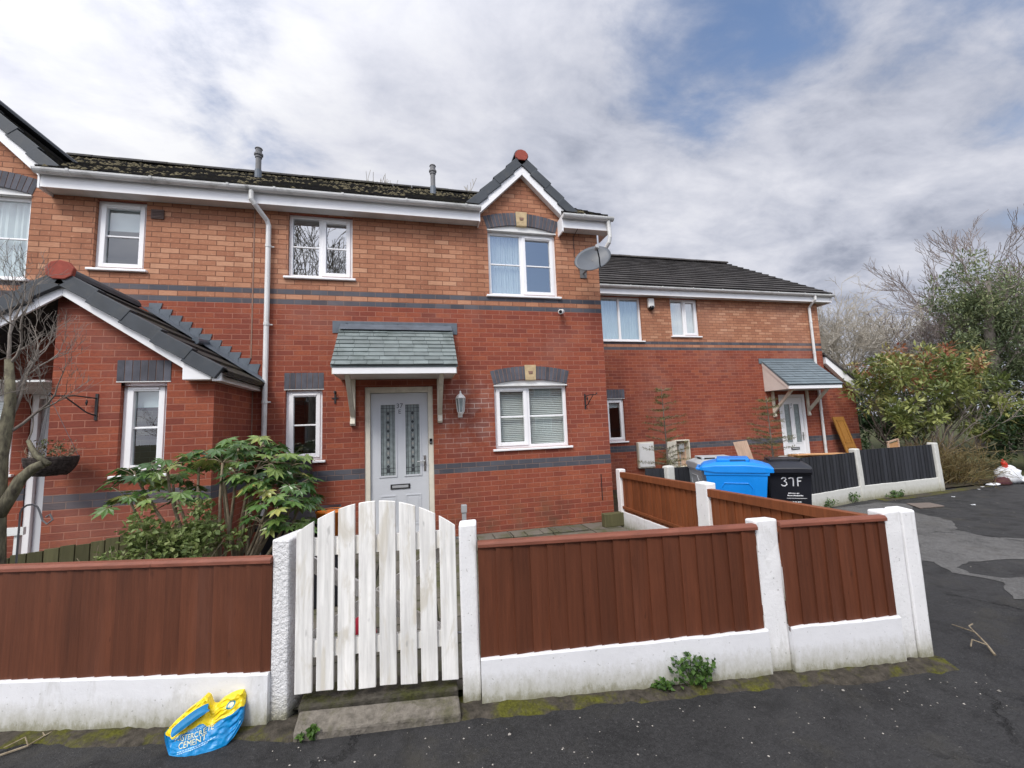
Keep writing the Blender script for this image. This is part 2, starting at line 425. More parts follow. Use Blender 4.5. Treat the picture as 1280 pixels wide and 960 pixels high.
def add_window(root, x0, x1, z0, z1, y, lights, sill=True, bar=True, inside=None, inside_to=0., inside_x=(0,1), inside_mat='curtain', glass='glass', setback=.055, vents=()):
    """casement: outer frame, lights = [(f0, f1, opening)] as fractions of the width, panes, sill, blind or curtain"""
    yf = y + setback; dp = .065; fw = .05
    f = MB()
    f.box(x0, x0+fw, yf, yf+dp, z0, z1); f.box(x1-fw, x1, yf, yf+dp, z0, z1)
    f.box(x0+fw, x1-fw, yf+.001, yf+dp, z1-fw, z1); f.box(x0+fw, x1-fw, yf+.001, yf+dp, z0, z0+fw)
    W = x1 - x0
    panes = []
    for i, (a, b, op) in enumerate(lights):
        xa, xb = x0 + a*W, x0 + b*W
        if i > 0: f.box(xa-.028, xa+.028, yf+.0015, yf+dp, z0+fw, z1-fw)
        xa += fw if i == 0 else .028; xb -= fw if i == len(lights)-1 else .028
        za, zb = z0+fw, z1-fw
        if op:      # opening sash stands a little proud
            s = .045; yy = yf-.014
            f.box(xa-.012, xa+s, yy, yf+.05, za-.012, zb+.012); f.box(xb-s, xb+.012, yy, yf+.05, za-.012, zb+.012)
            f.box(xa+s, xb-s, yy+.001, yf+.05, zb-s, zb+.012); f.box(xa+s, xb-s, yy+.001, yf+.05, za-.012, za+s)
            if i in vents: f.box(xa+.04, xb-.04, yy-.012, yy+.004, zb-.028, zb-.006)
            xa += s; xb -= s; za += s; zb -= s
        panes.append((xa, xb, za, zb))
        if bar:
            zm = (za+zb)/2; f.box(xa, xb, yf+.012, yf+.04, zm-.011, zm+.011)
    w = f.build('window', M['upvc'], root, bevel=.004)
    for xa, xb, za, zb in panes:
        g = MB(); yp = yf+.028
        g.face([(xa,yp,za),(xb,yp,za),(xb,yp,zb),(xa,yp,zb)])
        g.build('pane', M[glass], w)
    if sill:
        s = MB(); s.box(x0-.05, x1+.05, y-.045, yf+.03, z0-.035, z0-.001)
        s.build('sill', M['upvc'], w, bevel=.008)
    if inside:
        c = MB(); yi = yf+.085
        xa, xb, zb, za = lerp_(x0,x1,inside_x[0])-.1*(inside_x[0] == 0), lerp_(x0,x1,inside_x[1])+.1*(inside_x[1] == 1), z1+.05, z0-.05 + inside_to*(z1-z0)
        if inside == 'curtain':
            n = 60; pts = []
            for k in range(n+1):
                xx = xa + (xb-xa)*k/n; yy = yi + .014*math.sin(k*1.9) + .008*math.sin(k*.73)
                pts.append((xx, yy))
            for k in range(n):
                (p, q), (r, s_) = pts[k], pts[k+1]
                c.face([(p,q,za),(r,s_,za),(r,s_,zb),(p,q,zb)])
            c.build('curtain', M[inside_mat], w, smooth=True)
        elif inside == 'slats':
            z = zb
            while z > za:
                c.obox((xa, yi, z), (xb-xa,0,0), (0,.024,.026), (0,.001,.002)); z -= .03
            c.box(xa, xb, yi-.004, yi+.036, za-.02, za-.005)
            c.build('venetian_blind', M[inside_mat], w)
        elif inside == 'roller':
            c.box(xa, xb, yi, yi+.004, za, zb); c.box(xa, xb, yi-.006, yi+.01, za-.02, za)
            c.build('roller_blind', M[inside_mat], w)
    return w

def soldier(root, x0, x1, z0, z1, y):
    """flat lintel of upright blue bricks"""
    m = MB(); m.box(x0+.003, x1-.003, y-.002, y+.1, z0+.003, z1-.003, mi=1)
    n = max(1, round((x1-x0)/.075)); w = (x1-x0)/n
    for k in range(n):
        m.box(x0+k*w+.004, x0+(k+1)*w-.004, y-.007, y+.098, z0, z1, tint=random.random())
    m.box(x0, x1, y-.0045, y+.06, z0-.012, z0-.001, mi=2)
    return m.build('lintel', [M['voussoir'], M['mortar'], M['upvc_old']], root)

def arch(root, xc, hw, zs, rise, dep, y, key=True):
    """segmental arch of blue bricks with a buff keystone and the white board filling the segment"""
    Rr = (hw*hw + rise*rise)/(2*rise); zc = zs + rise - Rr; A = math.asin(hw/Rr)
    def P(a, r, yy): return (xc + r*math.sin(a), yy, zc + r*math.cos(a))
    m = MB(); n = 20; R2 = Rr + dep
    for k in range(n):
        a, b = -A + 2*A*k/n, -A + 2*A*(k+1)/n
        if key and abs((a+b)/2)*Rr < .085: continue
        g = .0045/Rr
        m.prism([P(a+g,Rr,y-.007),P(b-g,Rr,y-.007),P(b-g,R2,y-.007),P(a+g,R2,y-.007)], (0,.105,0), tint=random.random())
    for k in range(n):
        a, b = -A + 2*A*k/n, -A + 2*A*(k+1)/n
        m.prism([P(a,Rr+.003,y-.0025),P(b,Rr+.003,y-.0025),P(b,R2-.003,y-.0025),P(a,R2-.003,y-.0025)], (0,.09,0), mi=1)
    ob = m.build('arch_lintel', [M['voussoir'], M['mortar']], root)
    if key:
        q = MB(); a = .088/Rr
        q.prism([P(-a,Rr-.012,y-.022),P(a,Rr-.012,y-.022),P(a,R2+.02,y-.022),P(-a,R2+.02,y-.022)], (0,.1,0))
        zt = zs+rise+dep*.62
        q.prism([(xc-.038,y-.03,zt),(xc+.038,y-.03,zt),(xc+.03,y-.03,zt-.05),(xc-.03,y-.03,zt-.05)], (0,.02,0), mi=1)
        q.build('keystone', [M['keystone'], M['mortar']], root, bevel=.006)
    b = MB(); pts = [P(-A + 2*A*k/16, Rr-.001, y+.03) for k in range(17)]
    pts += [(xc+hw, y+.03, zs-.03), (xc-hw, y+.03, zs-.03)]
    b.prism(pts, (0,.03,0))
    b.box(xc-hw, xc+hw, y-.02, y+.03, zs-.032, zs-.012)
    b.build('arch_infill_board', M['upvc_old'], root)
    return ob

def roof_rows(root, name, x0, x1, e, r, mat, gauge=.3, th=.03, jit=.006, hw=None, x_at=None):
    """tiled slope from eave (y,z) to ridge (y,z): stepped courses"""
    mb = MB(); ey, ez = e; ry, rz = r
    L = math.hypot(ry-ey, rz-ez); n = max(1, round(L/gauge)); dy, dz = (ry-ey)/L, (rz-ez)/L
    ny, nz = -dz, dy
    if nz < 0: ny, nz = -ny, -nz
    nx = max(1, round((x1-x0)/.33))
    for i in range(n):
        s0, s1 = L*i/n, L*(i+1)/n + (.02 if i < n-1 else 0)
        prev = None
        for k in range(nx+1):
            x = x0 + (x1-x0)*k/nx; j = random.uniform(-jit, jit); t0 = th + j
            a = (x, ey+dy*s0+ny*t0, ez+dz*s0+nz*t0); b = (x, ey+dy*s1+ny*.004, ez+dz*s1+nz*.004)
            c = (x, ey+dy*s0-ny*.012, ez+dz*s0-nz*.012)
            if prev:
                pa, pb, pc, px = prev
                tn = random.random()
                mb.face([pa, a, b, pb], [(px,s0),(x,s0),(x,s1),(px,s1)], tint=tn)
                mb.face([pc, c, a, pa], [(px,s0),(x,s0),(x,s0),(px,s0)], tint=tn)
            prev = (a, b, c, x)
    # underside sheet
    mb.face([(x0,ry,rz-.06),(x1,ry,rz-.06),(x1,ey,ez-.06),(x0,ey,ez-.06)])
    for x in (x0, x1): mb.face([(x,ey,ez-.06),(x,ry,rz-.06),(x,ry,rz+.01),(x,ey,ez+.03)])
    return mb.build(name, mat, root)

def ridge_caps(root, x0, x1, y, z, mat, seg=.45, rad=.12):
    mb = MB(); x = x0
    while x < x1-.05:
        b = min(x+seg, x1); n = 7; rr = rad*random.uniform(.96, 1.04)
        pr = [(y + rr*math.cos(math.pi*k/n), z-.03 + rr*.75*math.sin(math.pi*k/n)) for k in range(n+1)]
        mb.prism([(x+.004,p[0],p[1]) for p in pr], (b-x-.008,0,0), tint=random.random()); x = b
    return mb.build('ridge_tiles', mat, root)

def gutter_run(root, x0, x1, y, z, mat='gutter', rad=.056):
    """half-round gutter along X with brackets and stop ends; z is the rim"""
    mb = MB(); n = 8
    prof = [(y - rad*math.cos(math.pi*k/n), z - rad*1.05*math.sin(math.pi*k/n)) for k in range(n+1)]
    inn = [(y - (rad-.005)*math.cos(math.pi*k/n), z - (rad-.005)*1.0*math.sin(math.pi*k/n)) for k in range(n+1)]
    ring = prof + inn[::-1]
    mb.prism([(x0,p[0],p[1]) for p in ring], (x1-x0,0,0))
    for xe in (x0-.006, x1-.004):
        mb.prism([(xe,p[0],p[1]) for p in prof], (.01,0,0))
    x = x0+.35
    while x < x1-.1:
        pr = [(y - (rad+.009)*math.cos(math.pi*k/n), z+.006 - (rad+.009)*1.05*math.sin(math.pi*k/n)) for k in range(n+1)]
        mb.prism([(x,p[0],p[1]) for p in pr], (.03,0,0)); x += .9
    return mb.build('gutter', M[mat], root)

def barge_tiles(mb, ap, end, y0, y1, n, th=.05, tw=.16, side=1):
    """cloaked verge: n stepped tile ends from the apex down to the eave (points in XZ)"""
    ax, az = ap; ex, ez = end; L = math.hypot(ex-ax, ez-az); ux, uz = (ex-ax)/L, (ez-az)/L
    nx, nz = (-uz, ux) if -uz*0+ux*1 > 0 else (uz, -ux)
    if nz < 0: nx, nz = -nx, -nz
    for k in range(n):
        s0, s1 = L*k/n - (.02 if k else 0), L*(k+1)/n
        l0, l1 = .012, .04
        a = V((ax+ux*s0+nx*l0, y0, az+uz*s0+nz*l0)); b = V((ax+ux*s1+nx*l1, y0, az+uz*s1+nz*l1))
        c = V((b.x-nx*tw, y0, b.z-nz*tw)); d = V((a.x-nx*tw, y0, a.z-nz*tw))
        yo = y0 - .006*(k % 2)
        mb.prism([(a.x,yo,a.z),(b.x,yo,b.z),(c.x,yo,c.z),(d.x,yo,d.z)], (0,y1-y0,0), tint=random.random())

def barge_board(root, ap, endl, endr, y, th=.03, h=.17, name='bargeboard'):
    """two white boards meeting at the apex; ap/end are the TOP edge in XZ"""
    mb = MB()
    for e in (endl, endr):
        if e is None: continue
        ax, az = ap; ex, ez = e
        mb.prism([(ax,y,az),(ex,y,ez),(ex,y,ez-h*1.25),(ax,y,az-h*1.25)], (0,th,0))
    return mb.build(name, M['upvc'], root, bevel=.004)

def downpipe(root, pts, rad=.034, clips=(), mat='gutter', clipx=.02):
    mb = MB(); mb.tube(pts, rad, 10)
    for (x, y, z) in clips:
        mb.lathe((x,y,z-.02), [(rad+.006,0),(rad+.006,.04)], 10); mb.box(x-.012, x+.07, y+.02, y+.035, z-.008, z+.008)
    return mb.build('downpipe', M[mat], root, smooth=False)

def canopy(root, x0, x1, yw, zt, zf, proj, slate, braces, bz, cheek, flash=True, rows=9):
    """lean-to door canopy: slated slope, fascia, soffit, cheeks and two brackets"""
    sl = MB(); L = math.hypot(proj, zt-zf); dy, dz = -proj/L, (zf-zt)/L
    ny, nz = dz, -dy
    if nz < 0: ny, nz = -ny, -nz
    for i in range(rows):
        s1, s0 = L*(i+1)/rows, L*i/rows
        w = (x1-x0); n = round(w/.2); off = random.uniform(0,.1)
        xs = [x0] + [x0+off+.2*k for k in range(0, n+1) if x0+.03 < x0+off+.2*k < x1-.03] + [x1]
        for a, b in zip(xs, xs[1:]):
            t = .018+random.uniform(-.003,.003); g = .0022
            p = [(a+g, yw+dy*s0+ny*.004, zt+dz*s0+nz*.004), (b-g, yw+dy*s0+ny*.004, zt+dz*s0+nz*.004),
                 (b-g, yw+dy*s1+ny*t, zt+dz*s1+nz*t), (a+g, yw+dy*s1+ny*t, zt+dz*s1+nz*t)]
            sl.prism(p, (0,-ny*.016,-nz*.016), tint=random.random())
    yf, zf2 = yw-proj, zf
    sl.prism([(x0,yw-.002,zt-.01),(x0,yf+.02,zf-.005),(x0,yf+.02,zf-.03),(x0,yw-.002,zt-.035)], (x1-x0,0,0), tint=.2)
    c = sl.build('door_canopy', M[slate], root)
    f = MB(); f.box(x0+.02, x1-.02, yf+.025, yf+.05, zf-.115, zf-.018)
    f.build('fascia', M['upvc'], c, bevel=.004)
    b = MB(); b.box(x0+.03, x1-.03, yf+.05, yw-.003, zf-.105, zf-.09)
    b.build('soffit_board', M['upvc_old'], c)
    for xx in (x0+.02, x1-.04):
        k = MB(); k.prism([(xx,yw-.003,zt-.04),(xx,yf+.05,zf-.035),(xx,yf+.05,zf-.11),(xx,yw-.003,zf-.11)], (.02,0,0))
        k.prism([(xx-.012 if xx < (x0+x1)/2 else xx+.02,yw-.003,zt-.035),(xx-.012 if xx < (x0+x1)/2 else xx+.02,yf+.05,zf-.03),
                 (xx-.012 if xx < (x0+x1)/2 else xx+.02,yf+.05,zf-.115),(xx-.012 if xx < (x0+x1)/2 else xx+.02,yw-.003,zt-.14)], (.012,0,0))
        k.build('cheek', M[cheek], c)
    if flash:
        g = MB(); g.box(x0-.1, x1+.08, yw-.012, yw-.003, zt-.11, zt+.07)
        g.prism([(x0+.01,yw-.004,zt+.03),(x0+.01,yw-.14,zt-.075),(x0+.01,yw-.14,zt-.082),(x0+.01,yw-.004,zt+.02)], (x1-x0-.02,0,0))
        for k in range(5): g.lathe((x0+.1+k*(x1-x0-.2)/4, yw-.013, zt+.04), [(.008,-.006),(.008,.006)], 6)
        g.build('flashing', M['lead'], c)
    for xx in braces:
        k = MB(); zb = zf-.105
        k.box(xx-.035, xx+.035, yw-.05, yw-.003, bz, zb)
        k.prism([(xx-.03,yw-.05,bz+.12),(xx-.03,yw-.05,bz+.22),(xx-.03,yf+.2,zb),(xx-.03,yf+.1,zb)], (.06,0,0))
        k.prism([(xx-.0345,yw-.05,bz),(xx-.0345,yw-.075,bz+.03),(xx-.0345,yw-.05,bz+.1)], (.069,0,0))
        k.build('bracket', M['cream'], c, bevel=.005)
    return c

def front_door(root, x0, x1, z0, z1, y, leaf_mat, number, leaded=True, handle_right=True, cream=True):
    """framed panelled door with two tall glazed lights, letter plate, lever handle, house number"""
    fw = .075; yf = y+.045
    f = MB()
    f.box(x0, x0+fw, yf-.03, yf+.08, z0, z1); f.box(x1-fw, x1, yf-.03, yf+.08, z0, z1); f.box(x0+fw, x1-fw, yf-.029, yf+.08, z1-fw*1.15, z1)
    f.box(x0-.01, x1+.01, y-.05, yf+.08, z0-.04, z0)
    d = f.build('door', M['cream'] if cream else M['upvc'], root, bevel=.005)
    a, b, c, e = x0+fw+.004, x1-fw-.004, z0+.006, z1-fw*1.15-.004
    W, H = b-a, e-c; yl = yf+.012
    lights = [(a+W*.17, a+W*.42, c+H*.41, e-H*.085), (a+W*.6, a+W*.85, c+H*.41, e-H*.085)]
    l = MB(); wall_y(l, a, b, c, e, yl, lights, .03)
    l.face([(a,yl+.044,c),(a,yl+.044,e),(b,yl+.044,e),(b,yl+.044,c)])
    for q in lights:
        s = .024
        l.box(q[0]-s, q[0], yl-.012, yl+.01, q[2]-s, q[3]+s); l.box(q[1], q[1]+s, yl-.012, yl+.01, q[2]-s, q[3]+s)
        l.box(q[0], q[1], yl-.011, yl+.01, q[3], q[3]+s); l.box(q[0], q[1], yl-.011, yl+.01, q[2]-s, q[2])
    for q in [(lights[k][0]-.01, lights[k][1]+.01, c+H*.06, c+H*.27) for k in (0, 1)]:
        s = .016
        for bx in ((q[0],q[0]+s,q[2],q[3]),(q[1]-s,q[1],q[2],q[3]),(q[0]+s,q[1]-s,q[3]-s,q[3]),(q[0]+s,q[1]-s,q[2],q[2]+s)):
            l.box(bx[0],bx[1],yl-.008,yl+.001,bx[2],bx[3])
        l.box(q[0]+.04, q[1]-.04, yl-.006, yl+.001, q[2]+.04, q[3]-.04)
    lf = l.build('door_leaf', M[leaf_mat], d)
    for q in lights:
        g = MB(); g.box(q[0], q[1], yl+.012, yl+.018, q[2], q[3])
        if leaded:
            w = q[1]-q[0]; h = q[3]-q[2]
            for fx in (.16, .4, .6, .84): g.box(q[0]+w*fx-.003, q[0]+w*fx+.003, yl+.008, yl+.012, q[2], q[3], mi=1)
            for fz in (.04, .1, .9, .95): g.box(q[0], q[1], yl+.0075, yl+.0115, q[2]+h*fz-.003, q[2]+h*fz+.003, mi=1)
            k = 0
            for fz in [x/16 for x in range(2, 15)]:
                zz = q[2]+h*fz; xm = (q[0]+q[1])/2; r = .022
                g.prism([(xm-r,yl+.009,zz),(xm,yl+.009,zz-r*1.3),(xm+r,yl+.009,zz),(xm,yl+.009,zz+r*1.3)], (0,.003,0), mi=2 if k % 2 else 1); k += 1
            xm = (q[0]+q[1])/2
            g.box(xm-.025, xm+.025, yl+.006, yl+.0085, q[2]+h*.045, q[2]+h*.09, mi=1)
        g.build('glass_panel', [M['leaded'], M['came'], M['plaster']], d)
    p = MB(); zl = c+H*.33; xm = (a+b)/2
    p.box(xm-.14, xm+.14, yl-.014, yl+.001, zl-.035, zl+.035); p.box(xm-.115, xm+.115, yl-.021, yl-.014, zl-.02, zl+.018, mi=1)
    p.build('letter_plate', [M['black_metal'], M['grey_plastic']], d, bevel=.003)
    hx = b-.055 if handle_right else a+.055
    h = MB(); h.box(hx-.016, hx+.016, yl-.012, yl+.001, c+H*.43, c+H*.54)
    h.tube([(hx,yl-.01,c+H*.5),(hx,yl-.05,c+H*.5),(hx-.11,yl-.055,c+H*.5)], .009, 8)
    h.build('handle', M['chrome'], d)
    if number:
        yy = yl-.002
        for txt, dz in number:
            t = text_mesh('house_number', txt, .10 if len(txt) > 1 else .09, M['text_dark'], d, (xm, yy, e-H*.085-.05-dz))
    return d

def text_mesh(name, txt, size, mat, parent, at, rot=None, ext=.001, sx=1.0, align='CENTER', warp=None):
    cu = bpy.data.curves.new(name, 'FONT'); cu.body = txt; cu.size = size; cu.align_x = align; cu.extrude = ext; cu.resolution_u = 3
    ob = bpy.data.objects.new(name, cu); C.objects.link(ob); ob.scale = (sx,1,1)
    me = bpy.data.meshes.new_from_object(ob.evaluated_get(bpy.context.evaluated_depsgraph_get()))
    bpy.data.objects.remove(ob); bpy.data.curves.remove(cu)
    m = (rot or Matrix.Rotation(R(90), 4, 'X')) @ Matrix.Diagonal((sx,1,1,1))
    me.transform(Matrix.Translation(V(at) - (wloc(parent) if warp is None else V((0,0,0)))) @ m)
    if warp:
        for v in me.vertices: v.co = warp(v.co)
    me.name = name; me.materials.clear(); me.materials.append(mat)
    o = bpy.data.objects.new(name, me); C.objects.link(o); o.parent = parent
    return o
# ------------------------------------------------------------------ the three houses
EY, EZ, RY, RZ = -.26, 5.03, 3.6, 7.5       # eave and ridge of the tiled slopes

def eaves(root, x0, x1, y, dz=0, gut=True):
    f = MB(); f.box(x0, x1, y-.215, y-.195, 4.80+dz, 4.985+dz); f.build('fascia', M['upvc'], root)
    s = MB(); s.box(x0+.003, x1-.003, y-.195, y-.003, 4.815+dz, 4.83+dz); s.build('soffit', M['upvc_old'], root)
    if gut: gutter_run(root, x0-.02, x1+.02, y-.275, 5.0+dz)

def front_gable(root, xc, y=0.):
    """small cross gable over the big front window: tiled slopes, barge boards, verge tiles and mortared ridge end"""
    az, hw, ez = 6.05, .90, 5.15
    for s in (-1, 1):
        mb = MB(); n = 5
        for i in range(n):
            f0, f1 = i/n, (i+1)/n
            xa, za = xc + s*hw*(1-f0), ez + (az-ez)*f0
            xb, zb = xc + s*hw*(1-f1), ez + (az-ez)*f1
            k = .7071*.03
            q = [(xa+s*k, y-.12, za+k), (xa+s*k, y+1.62, za+k), (xb, y+1.62, zb+.004), (xb, y-.12, zb+.004)]
            r = [(xa, y-.12, za-.02), (xa, y+1.62, za-.02), (xa+s*k, y+1.62, za+k), (xa+s*k, y-.12, za+k)]
            if s < 0: q.reverse(); r.reverse()
            uvq = [(p[1], f0*1.27 if abs(p[2]-za) < .1 else f1*1.27) for p in q]
            mb.face(q, uvq); mb.face(r)
        mb.build('gable_roof', M['tile_moss'], root)
    v = MB()
    for s in (-1, 1): barge_tiles(v, (xc+s*.02, az-.01), (xc+s*(hw+.03), ez-.04), y-.15, y-.06, 4, tw=.15)
    v.build('verge_tiles', M['verge'], root, bevel=.006)
    barge_board(root, (xc, az-.16), (xc-.80, az-.16-.80), (xc+.80, az-.16-.80), y-.125, .025, .135)
    s = MB()
    for sg in (-1, 1):
        s.prism([(xc,y-.1,az-.30),(xc+sg*.74,y-.1,az-1.04),(xc+sg*.74,y-.1,az-1.055),(xc,y-.1,az-.315)], (0,.097,0))
    s.build('gable_soffit', M['upvc_old'], root)
    e = MB(); pr = [(-.10,-.05),(-.11,.025),(-.065,.08),(0,.10),(.065,.08),(.11,.025),(.10,-.05),(.055,-.09),(-.055,-.09)]
    e.prism([(xc+a, y-.165, az+.0+b) for a, b in pr], (0,.05,0))
    e.build('ridge_end', M['terracotta'], root, bevel=.008)
    rc = MB(); pr2 = [(math.cos(math.pi*k/8)*.125, math.sin(math.pi*k/8)*.12) for k in range(9)]
    rc.prism([(xc+a, y-.13, az+b) for a, b in pr2], (0,1.6,0)); rc.build('gable_ridge_tile', M['verge'], root)

def gable_wall(mb, xc, y=0., zb=4.95):
    # brick triangle under the cross gable, butted on the wall top
    q = [(xc-.78,y,zb),(xc+.78,y,zb),(xc,y,zb+.83)]
    mb.face(q, [(p[0],p[2]) for p in q])

def flue(root, x, y, z0, z1):
    m = MB(); m.lathe((x,y,0), [(.05,z0),(.05,z1-.2),(.062,z1-.2),(.062,z1-.17),(.08,z1-.15),(.08,z1-.12),(.055,z1-.1),(.058,z1-.02),(.07,z1-.02),(.06,z1)], 12)
    m.lathe((x,y,0), [(.062,z0-.1),(.06,z0+.25)], 12, mi=1)
    return m.build('flue_pipe', [M['pipe_grey'], M['lead']], root)

def moss_bits(root, x0, x1, n, bias):
    """cushions of moss sitting on the tile edges"""
    mb = MB(); L = math.hypot(RY-EY, RZ-EZ); dy, dz = (RY-EY)/L, (RZ-EZ)/L
    for _ in range(n):
        x = random.uniform(x0, x1); s = random.randint(0, 14)*L/15 + random.uniform(-.01, .05)
        if random.random() < .25: s = L - random.uniform(0, .1)
        if s < .5 and (abs(x-GX) < .85 or abs(x+8.58) < .9): continue
        if mnoise.noise(V((x*.9, s*.9, bias))) < -.12: continue
        r = random.uniform(.012, .038); y, z = EY+dy*s-dz*.02, EZ+dz*s+dy*.02
        p = [(x+r*1.3*math.cos(k*1.047)*random.uniform(.7,1.2), y+r*.8*math.sin(k*1.047)*dy*random.uniform(.7,1.2), z+r*.8*math.sin(k*1.047)*dz) for k in range(6)]
        top = (x, y-dz*r*.7, z+dy*r*.8); b = [*p, top]
        mb.idx(b, [(k, (k+1) % 6, 6) for k in range(6)], tint=random.random())
    o = mb.build('roof_moss', M['moss'], root, smooth=True); return tag(o, kind='stuff')

GX = -1.35
# ---- middle house, the one with the grey door
HL = -5.378
house = thing('terraced_house', 'red and buff brick terraced house with pale grey door and small gable over its window', 'house', (-2.7, 0, 0))
win = dict(UL=(-4.93,-4.04,3.83,4.80), UR=(-1.95,-.775,3.665,4.80), LR=(-1.93,-.715,1.19,2.185), LL=(-4.93,-4.445,1.165,2.165))
dr = (-3.87, -2.885, .03, 2.19)
GX = -1.35
wl = MB()
holes = [win['UL'], (-1.95,-.775,3.665,4.90), (-1.93,-.715,1.19,2.27), win['LL'], dr]
wall_y(wl, HL, 0, -.2, 4.95, 0, holes)
gable_wall(wl, GX)
wall_x(wl, 0, 0, 7.2, -.2, 4.95); wall_x(wl, HL+.03, 0.12, 7.2, -.2, 4.9, True)
wl.face([(0,7.2,-.2),(HL,7.2,-.2),(HL,7.2,4.95),(0,7.2,4.95)])
wl.face([(0,0,4.95),(0,7.2,4.95),(0,3.6,7.42)])
wl.build('wall', M['brick'], house)
fl = MB(); fl.box(HL+.04, -.01, .13, 7.19, 2.55, 2.65); fl.box(HL+.04, -.01, .13, 7.19, -.19, -.02)
fl.box(HL+.04, -.01, 2.8, 2.9, -.02, 2.55); fl.box(HL+.04, -.01, 2.8, 2.9, 2.65, 4.9); fl.box(HL+.04, -.01, .13, 7.19, 4.9, 4.94)
fl.build('inner_floors', M['plaster'], house)
GE = (.03, EZ+(.03-EY)*(RZ-EZ)/(RY-EY))          # behind the cross gable the slope starts at the wall
roof_rows(house, 'roof', HL, -2.13, (EY, EZ), (RY, RZ), M['tile_moss']); roof_rows(house, 'roof', -2.13, -.69, GE, (RY, RZ), M['tile_moss']); roof_rows(house, 'roof', -.69, .1, (EY, EZ), (RY, RZ), M['tile_moss'])
roof_rows(house, 'back_roof', HL, .1, (7.46, EZ), (RY, RZ), M['tile_moss'], jit=0)
ridge_caps(house, HL, .1, RY, RZ+.03, M['tile_moss'])
front_gable(house, GX); moss_bits(house, HL, -.1, 1500, 3.3)
eaves(house, HL, -2.12, 0); eaves(house, -.70, .16, 0)
# boxed end of the right-hand eaves and the gable foot
e = MB(); e.box(-.722, -.700, -.22, -.003, 4.73, 5.0); e.build('eaves_end', M['upvc'], house); e = MB(); e.box(.155, .175, -.215, .25, 4.80, 4.99)
e.build('eaves_end', M['upvc'], house)
e = MB(); e.box(-2.12, -2.10, -.22, -.003, 4.79, 4.99); e.build('eaves_end', M['upvc'], house)
add_window(house, *win['UL'], 0, [(0,.49,False),(.49,1,True)], inside=None, glass='glass_sky', vents=(1,))
add_window(house, -1.95, -.775, 3.665, 4.76, 0, [(0,.49,False),(.49,1,True)], inside='curtain', inside_x=(0,.56), vents=(1,), glass='glass_sky')
add_window(house, -1.93, -.715, 1.19, 2.185, 0, [(0,.46,True),(.46,1,False)], inside='slats', inside_mat='blind', inside_to=.1, vents=(0,))
add_window(house, *win['LL'], 0, [(0,1,True)], inside=None, vents=(0,))
arch(house, (-1.95-.775)/2, .595, 4.79, .095, .215, 0)
arch(house, (-1.93-.715)/2, .615, 2.205, .075, .215, 0)
soldier(house, -4.95, -4.425, 2.178, 2.41, 0)
front_door(house, *dr, 0, 'door_grey', [('37', 0), ('E', .085)])
canopy(house, -4.215, -2.57, 0, 3.11, 2.41, .72, 'slate', (-4.03, -2.785), 1.63, 'cream', rows=10)
downpipe(house, [(-5.335,-.275,4.95),(-5.335,-.275,4.82),(-5.3,-.25,4.77),(-5.19,-.085,4.62),(-5.175,-.06,4.56),(-5.175,-.06,-.05)], .034, [(-5.175,-.06,4.25),(-5.175,-.06,3.1),(-5.175,-.06,2.0)])
bb = MB(); bb.lathe((-5.175,-.06,1.28), [(.042,0),(.042,.13)], 10); bb.build('pipe_coupling', M['black_metal'], house)
downpipe(house, [(.10,-.27,4.95),(.11,-.27,4.66),(.10,-.25,4.58),(.03,-.04,4.40),(.045,.08,4.3),(.05,.30,4.2),(.05,.30,0)], .034)
jn = MB(); jn.box(HL-.008, HL+.008, -.006, .02, 2.62, 4.81); jn.build('movement_joint', M['mortar'], house)
jn = MB(); jn.box(-.20, -.188, -.007, .01, .28, .70); jn.build('wall_crack', M['hole'], house)
flue(house, -2.70, 2.0, 6.4, 7.13)

# ---- left house with the gabled porch
lh = thing('porch_house', 'brick terraced house at the far left with a gabled brick porch and mossy roof', 'house', (-7.6, 0, 0))
LX = -10.0; LG = -8.58
lw = MB()
lholes = [(-7.29,-6.71,3.83,4.80), (-9.175,-7.99,3.645,4.90), (-9.19,-7.975,1.19,2.27), (-7.82,-6.86,.03,2.19)]
wall_y(lw, LX, HL, -.2, 4.95, 0, lholes); gable_wall(lw, LG)
wall_x(lw, LX, 0, 7.2, -.2, 4.95, True); wall_x(lw, HL-.03, .12, 7.2, -.2, 4.9)
lw.face([(HL,7.2,-.2),(LX,7.2,-.2),(LX,7.2,4.95),(HL,7.2,4.95)])
lw.face([(LX,7.2,4.95),(LX,0,4.95),(LX,3.6,7.42)])
# porch
PX0, PX1, PY = -6.83, -5.345, -1.15
PR, PRZ = -6.72, 3.30                         # porch ridge
sl = (PRZ-2.235)/(PR+5.18)                    # fall per metre to the right eave (negative)
def pz(x): return PRZ - abs(x-PR)*abs(sl)
wall_y(lw, PX0, PX1, -.2, 2.12, PY, [(-6.225,-5.8,1.175,2.12)])
q = [(PX0,PY,2.12),(-6.225,PY,2.12),(-6.225,PY,2.16),(-5.8,PY,2.16),(-5.8,PY,2.12),(PX1,PY,2.12),(PX1,PY,pz(PX1)-.08),(PR,PY,PRZ-.08),(PX0,PY,pz(PX0)-.08)]
lw.face(q, [(p[0],p[2]) for p in q])
wall_x(lw, PX1, PY, 0, -.2, 2.22); wall_x(lw, PX0, PY, 0, -.2, 3.1, True)
q = [(-8.15,-.55,2.2),(PX0-.002,-.55,2.2),(PX0-.002,-.55,pz(PX0)-.09),(-8.15,-.55,pz(-8.15)-.09)]; lw.face(q, [(p[0],p[2]) for p in q])
lw.build('wall', M['brick'], lh)
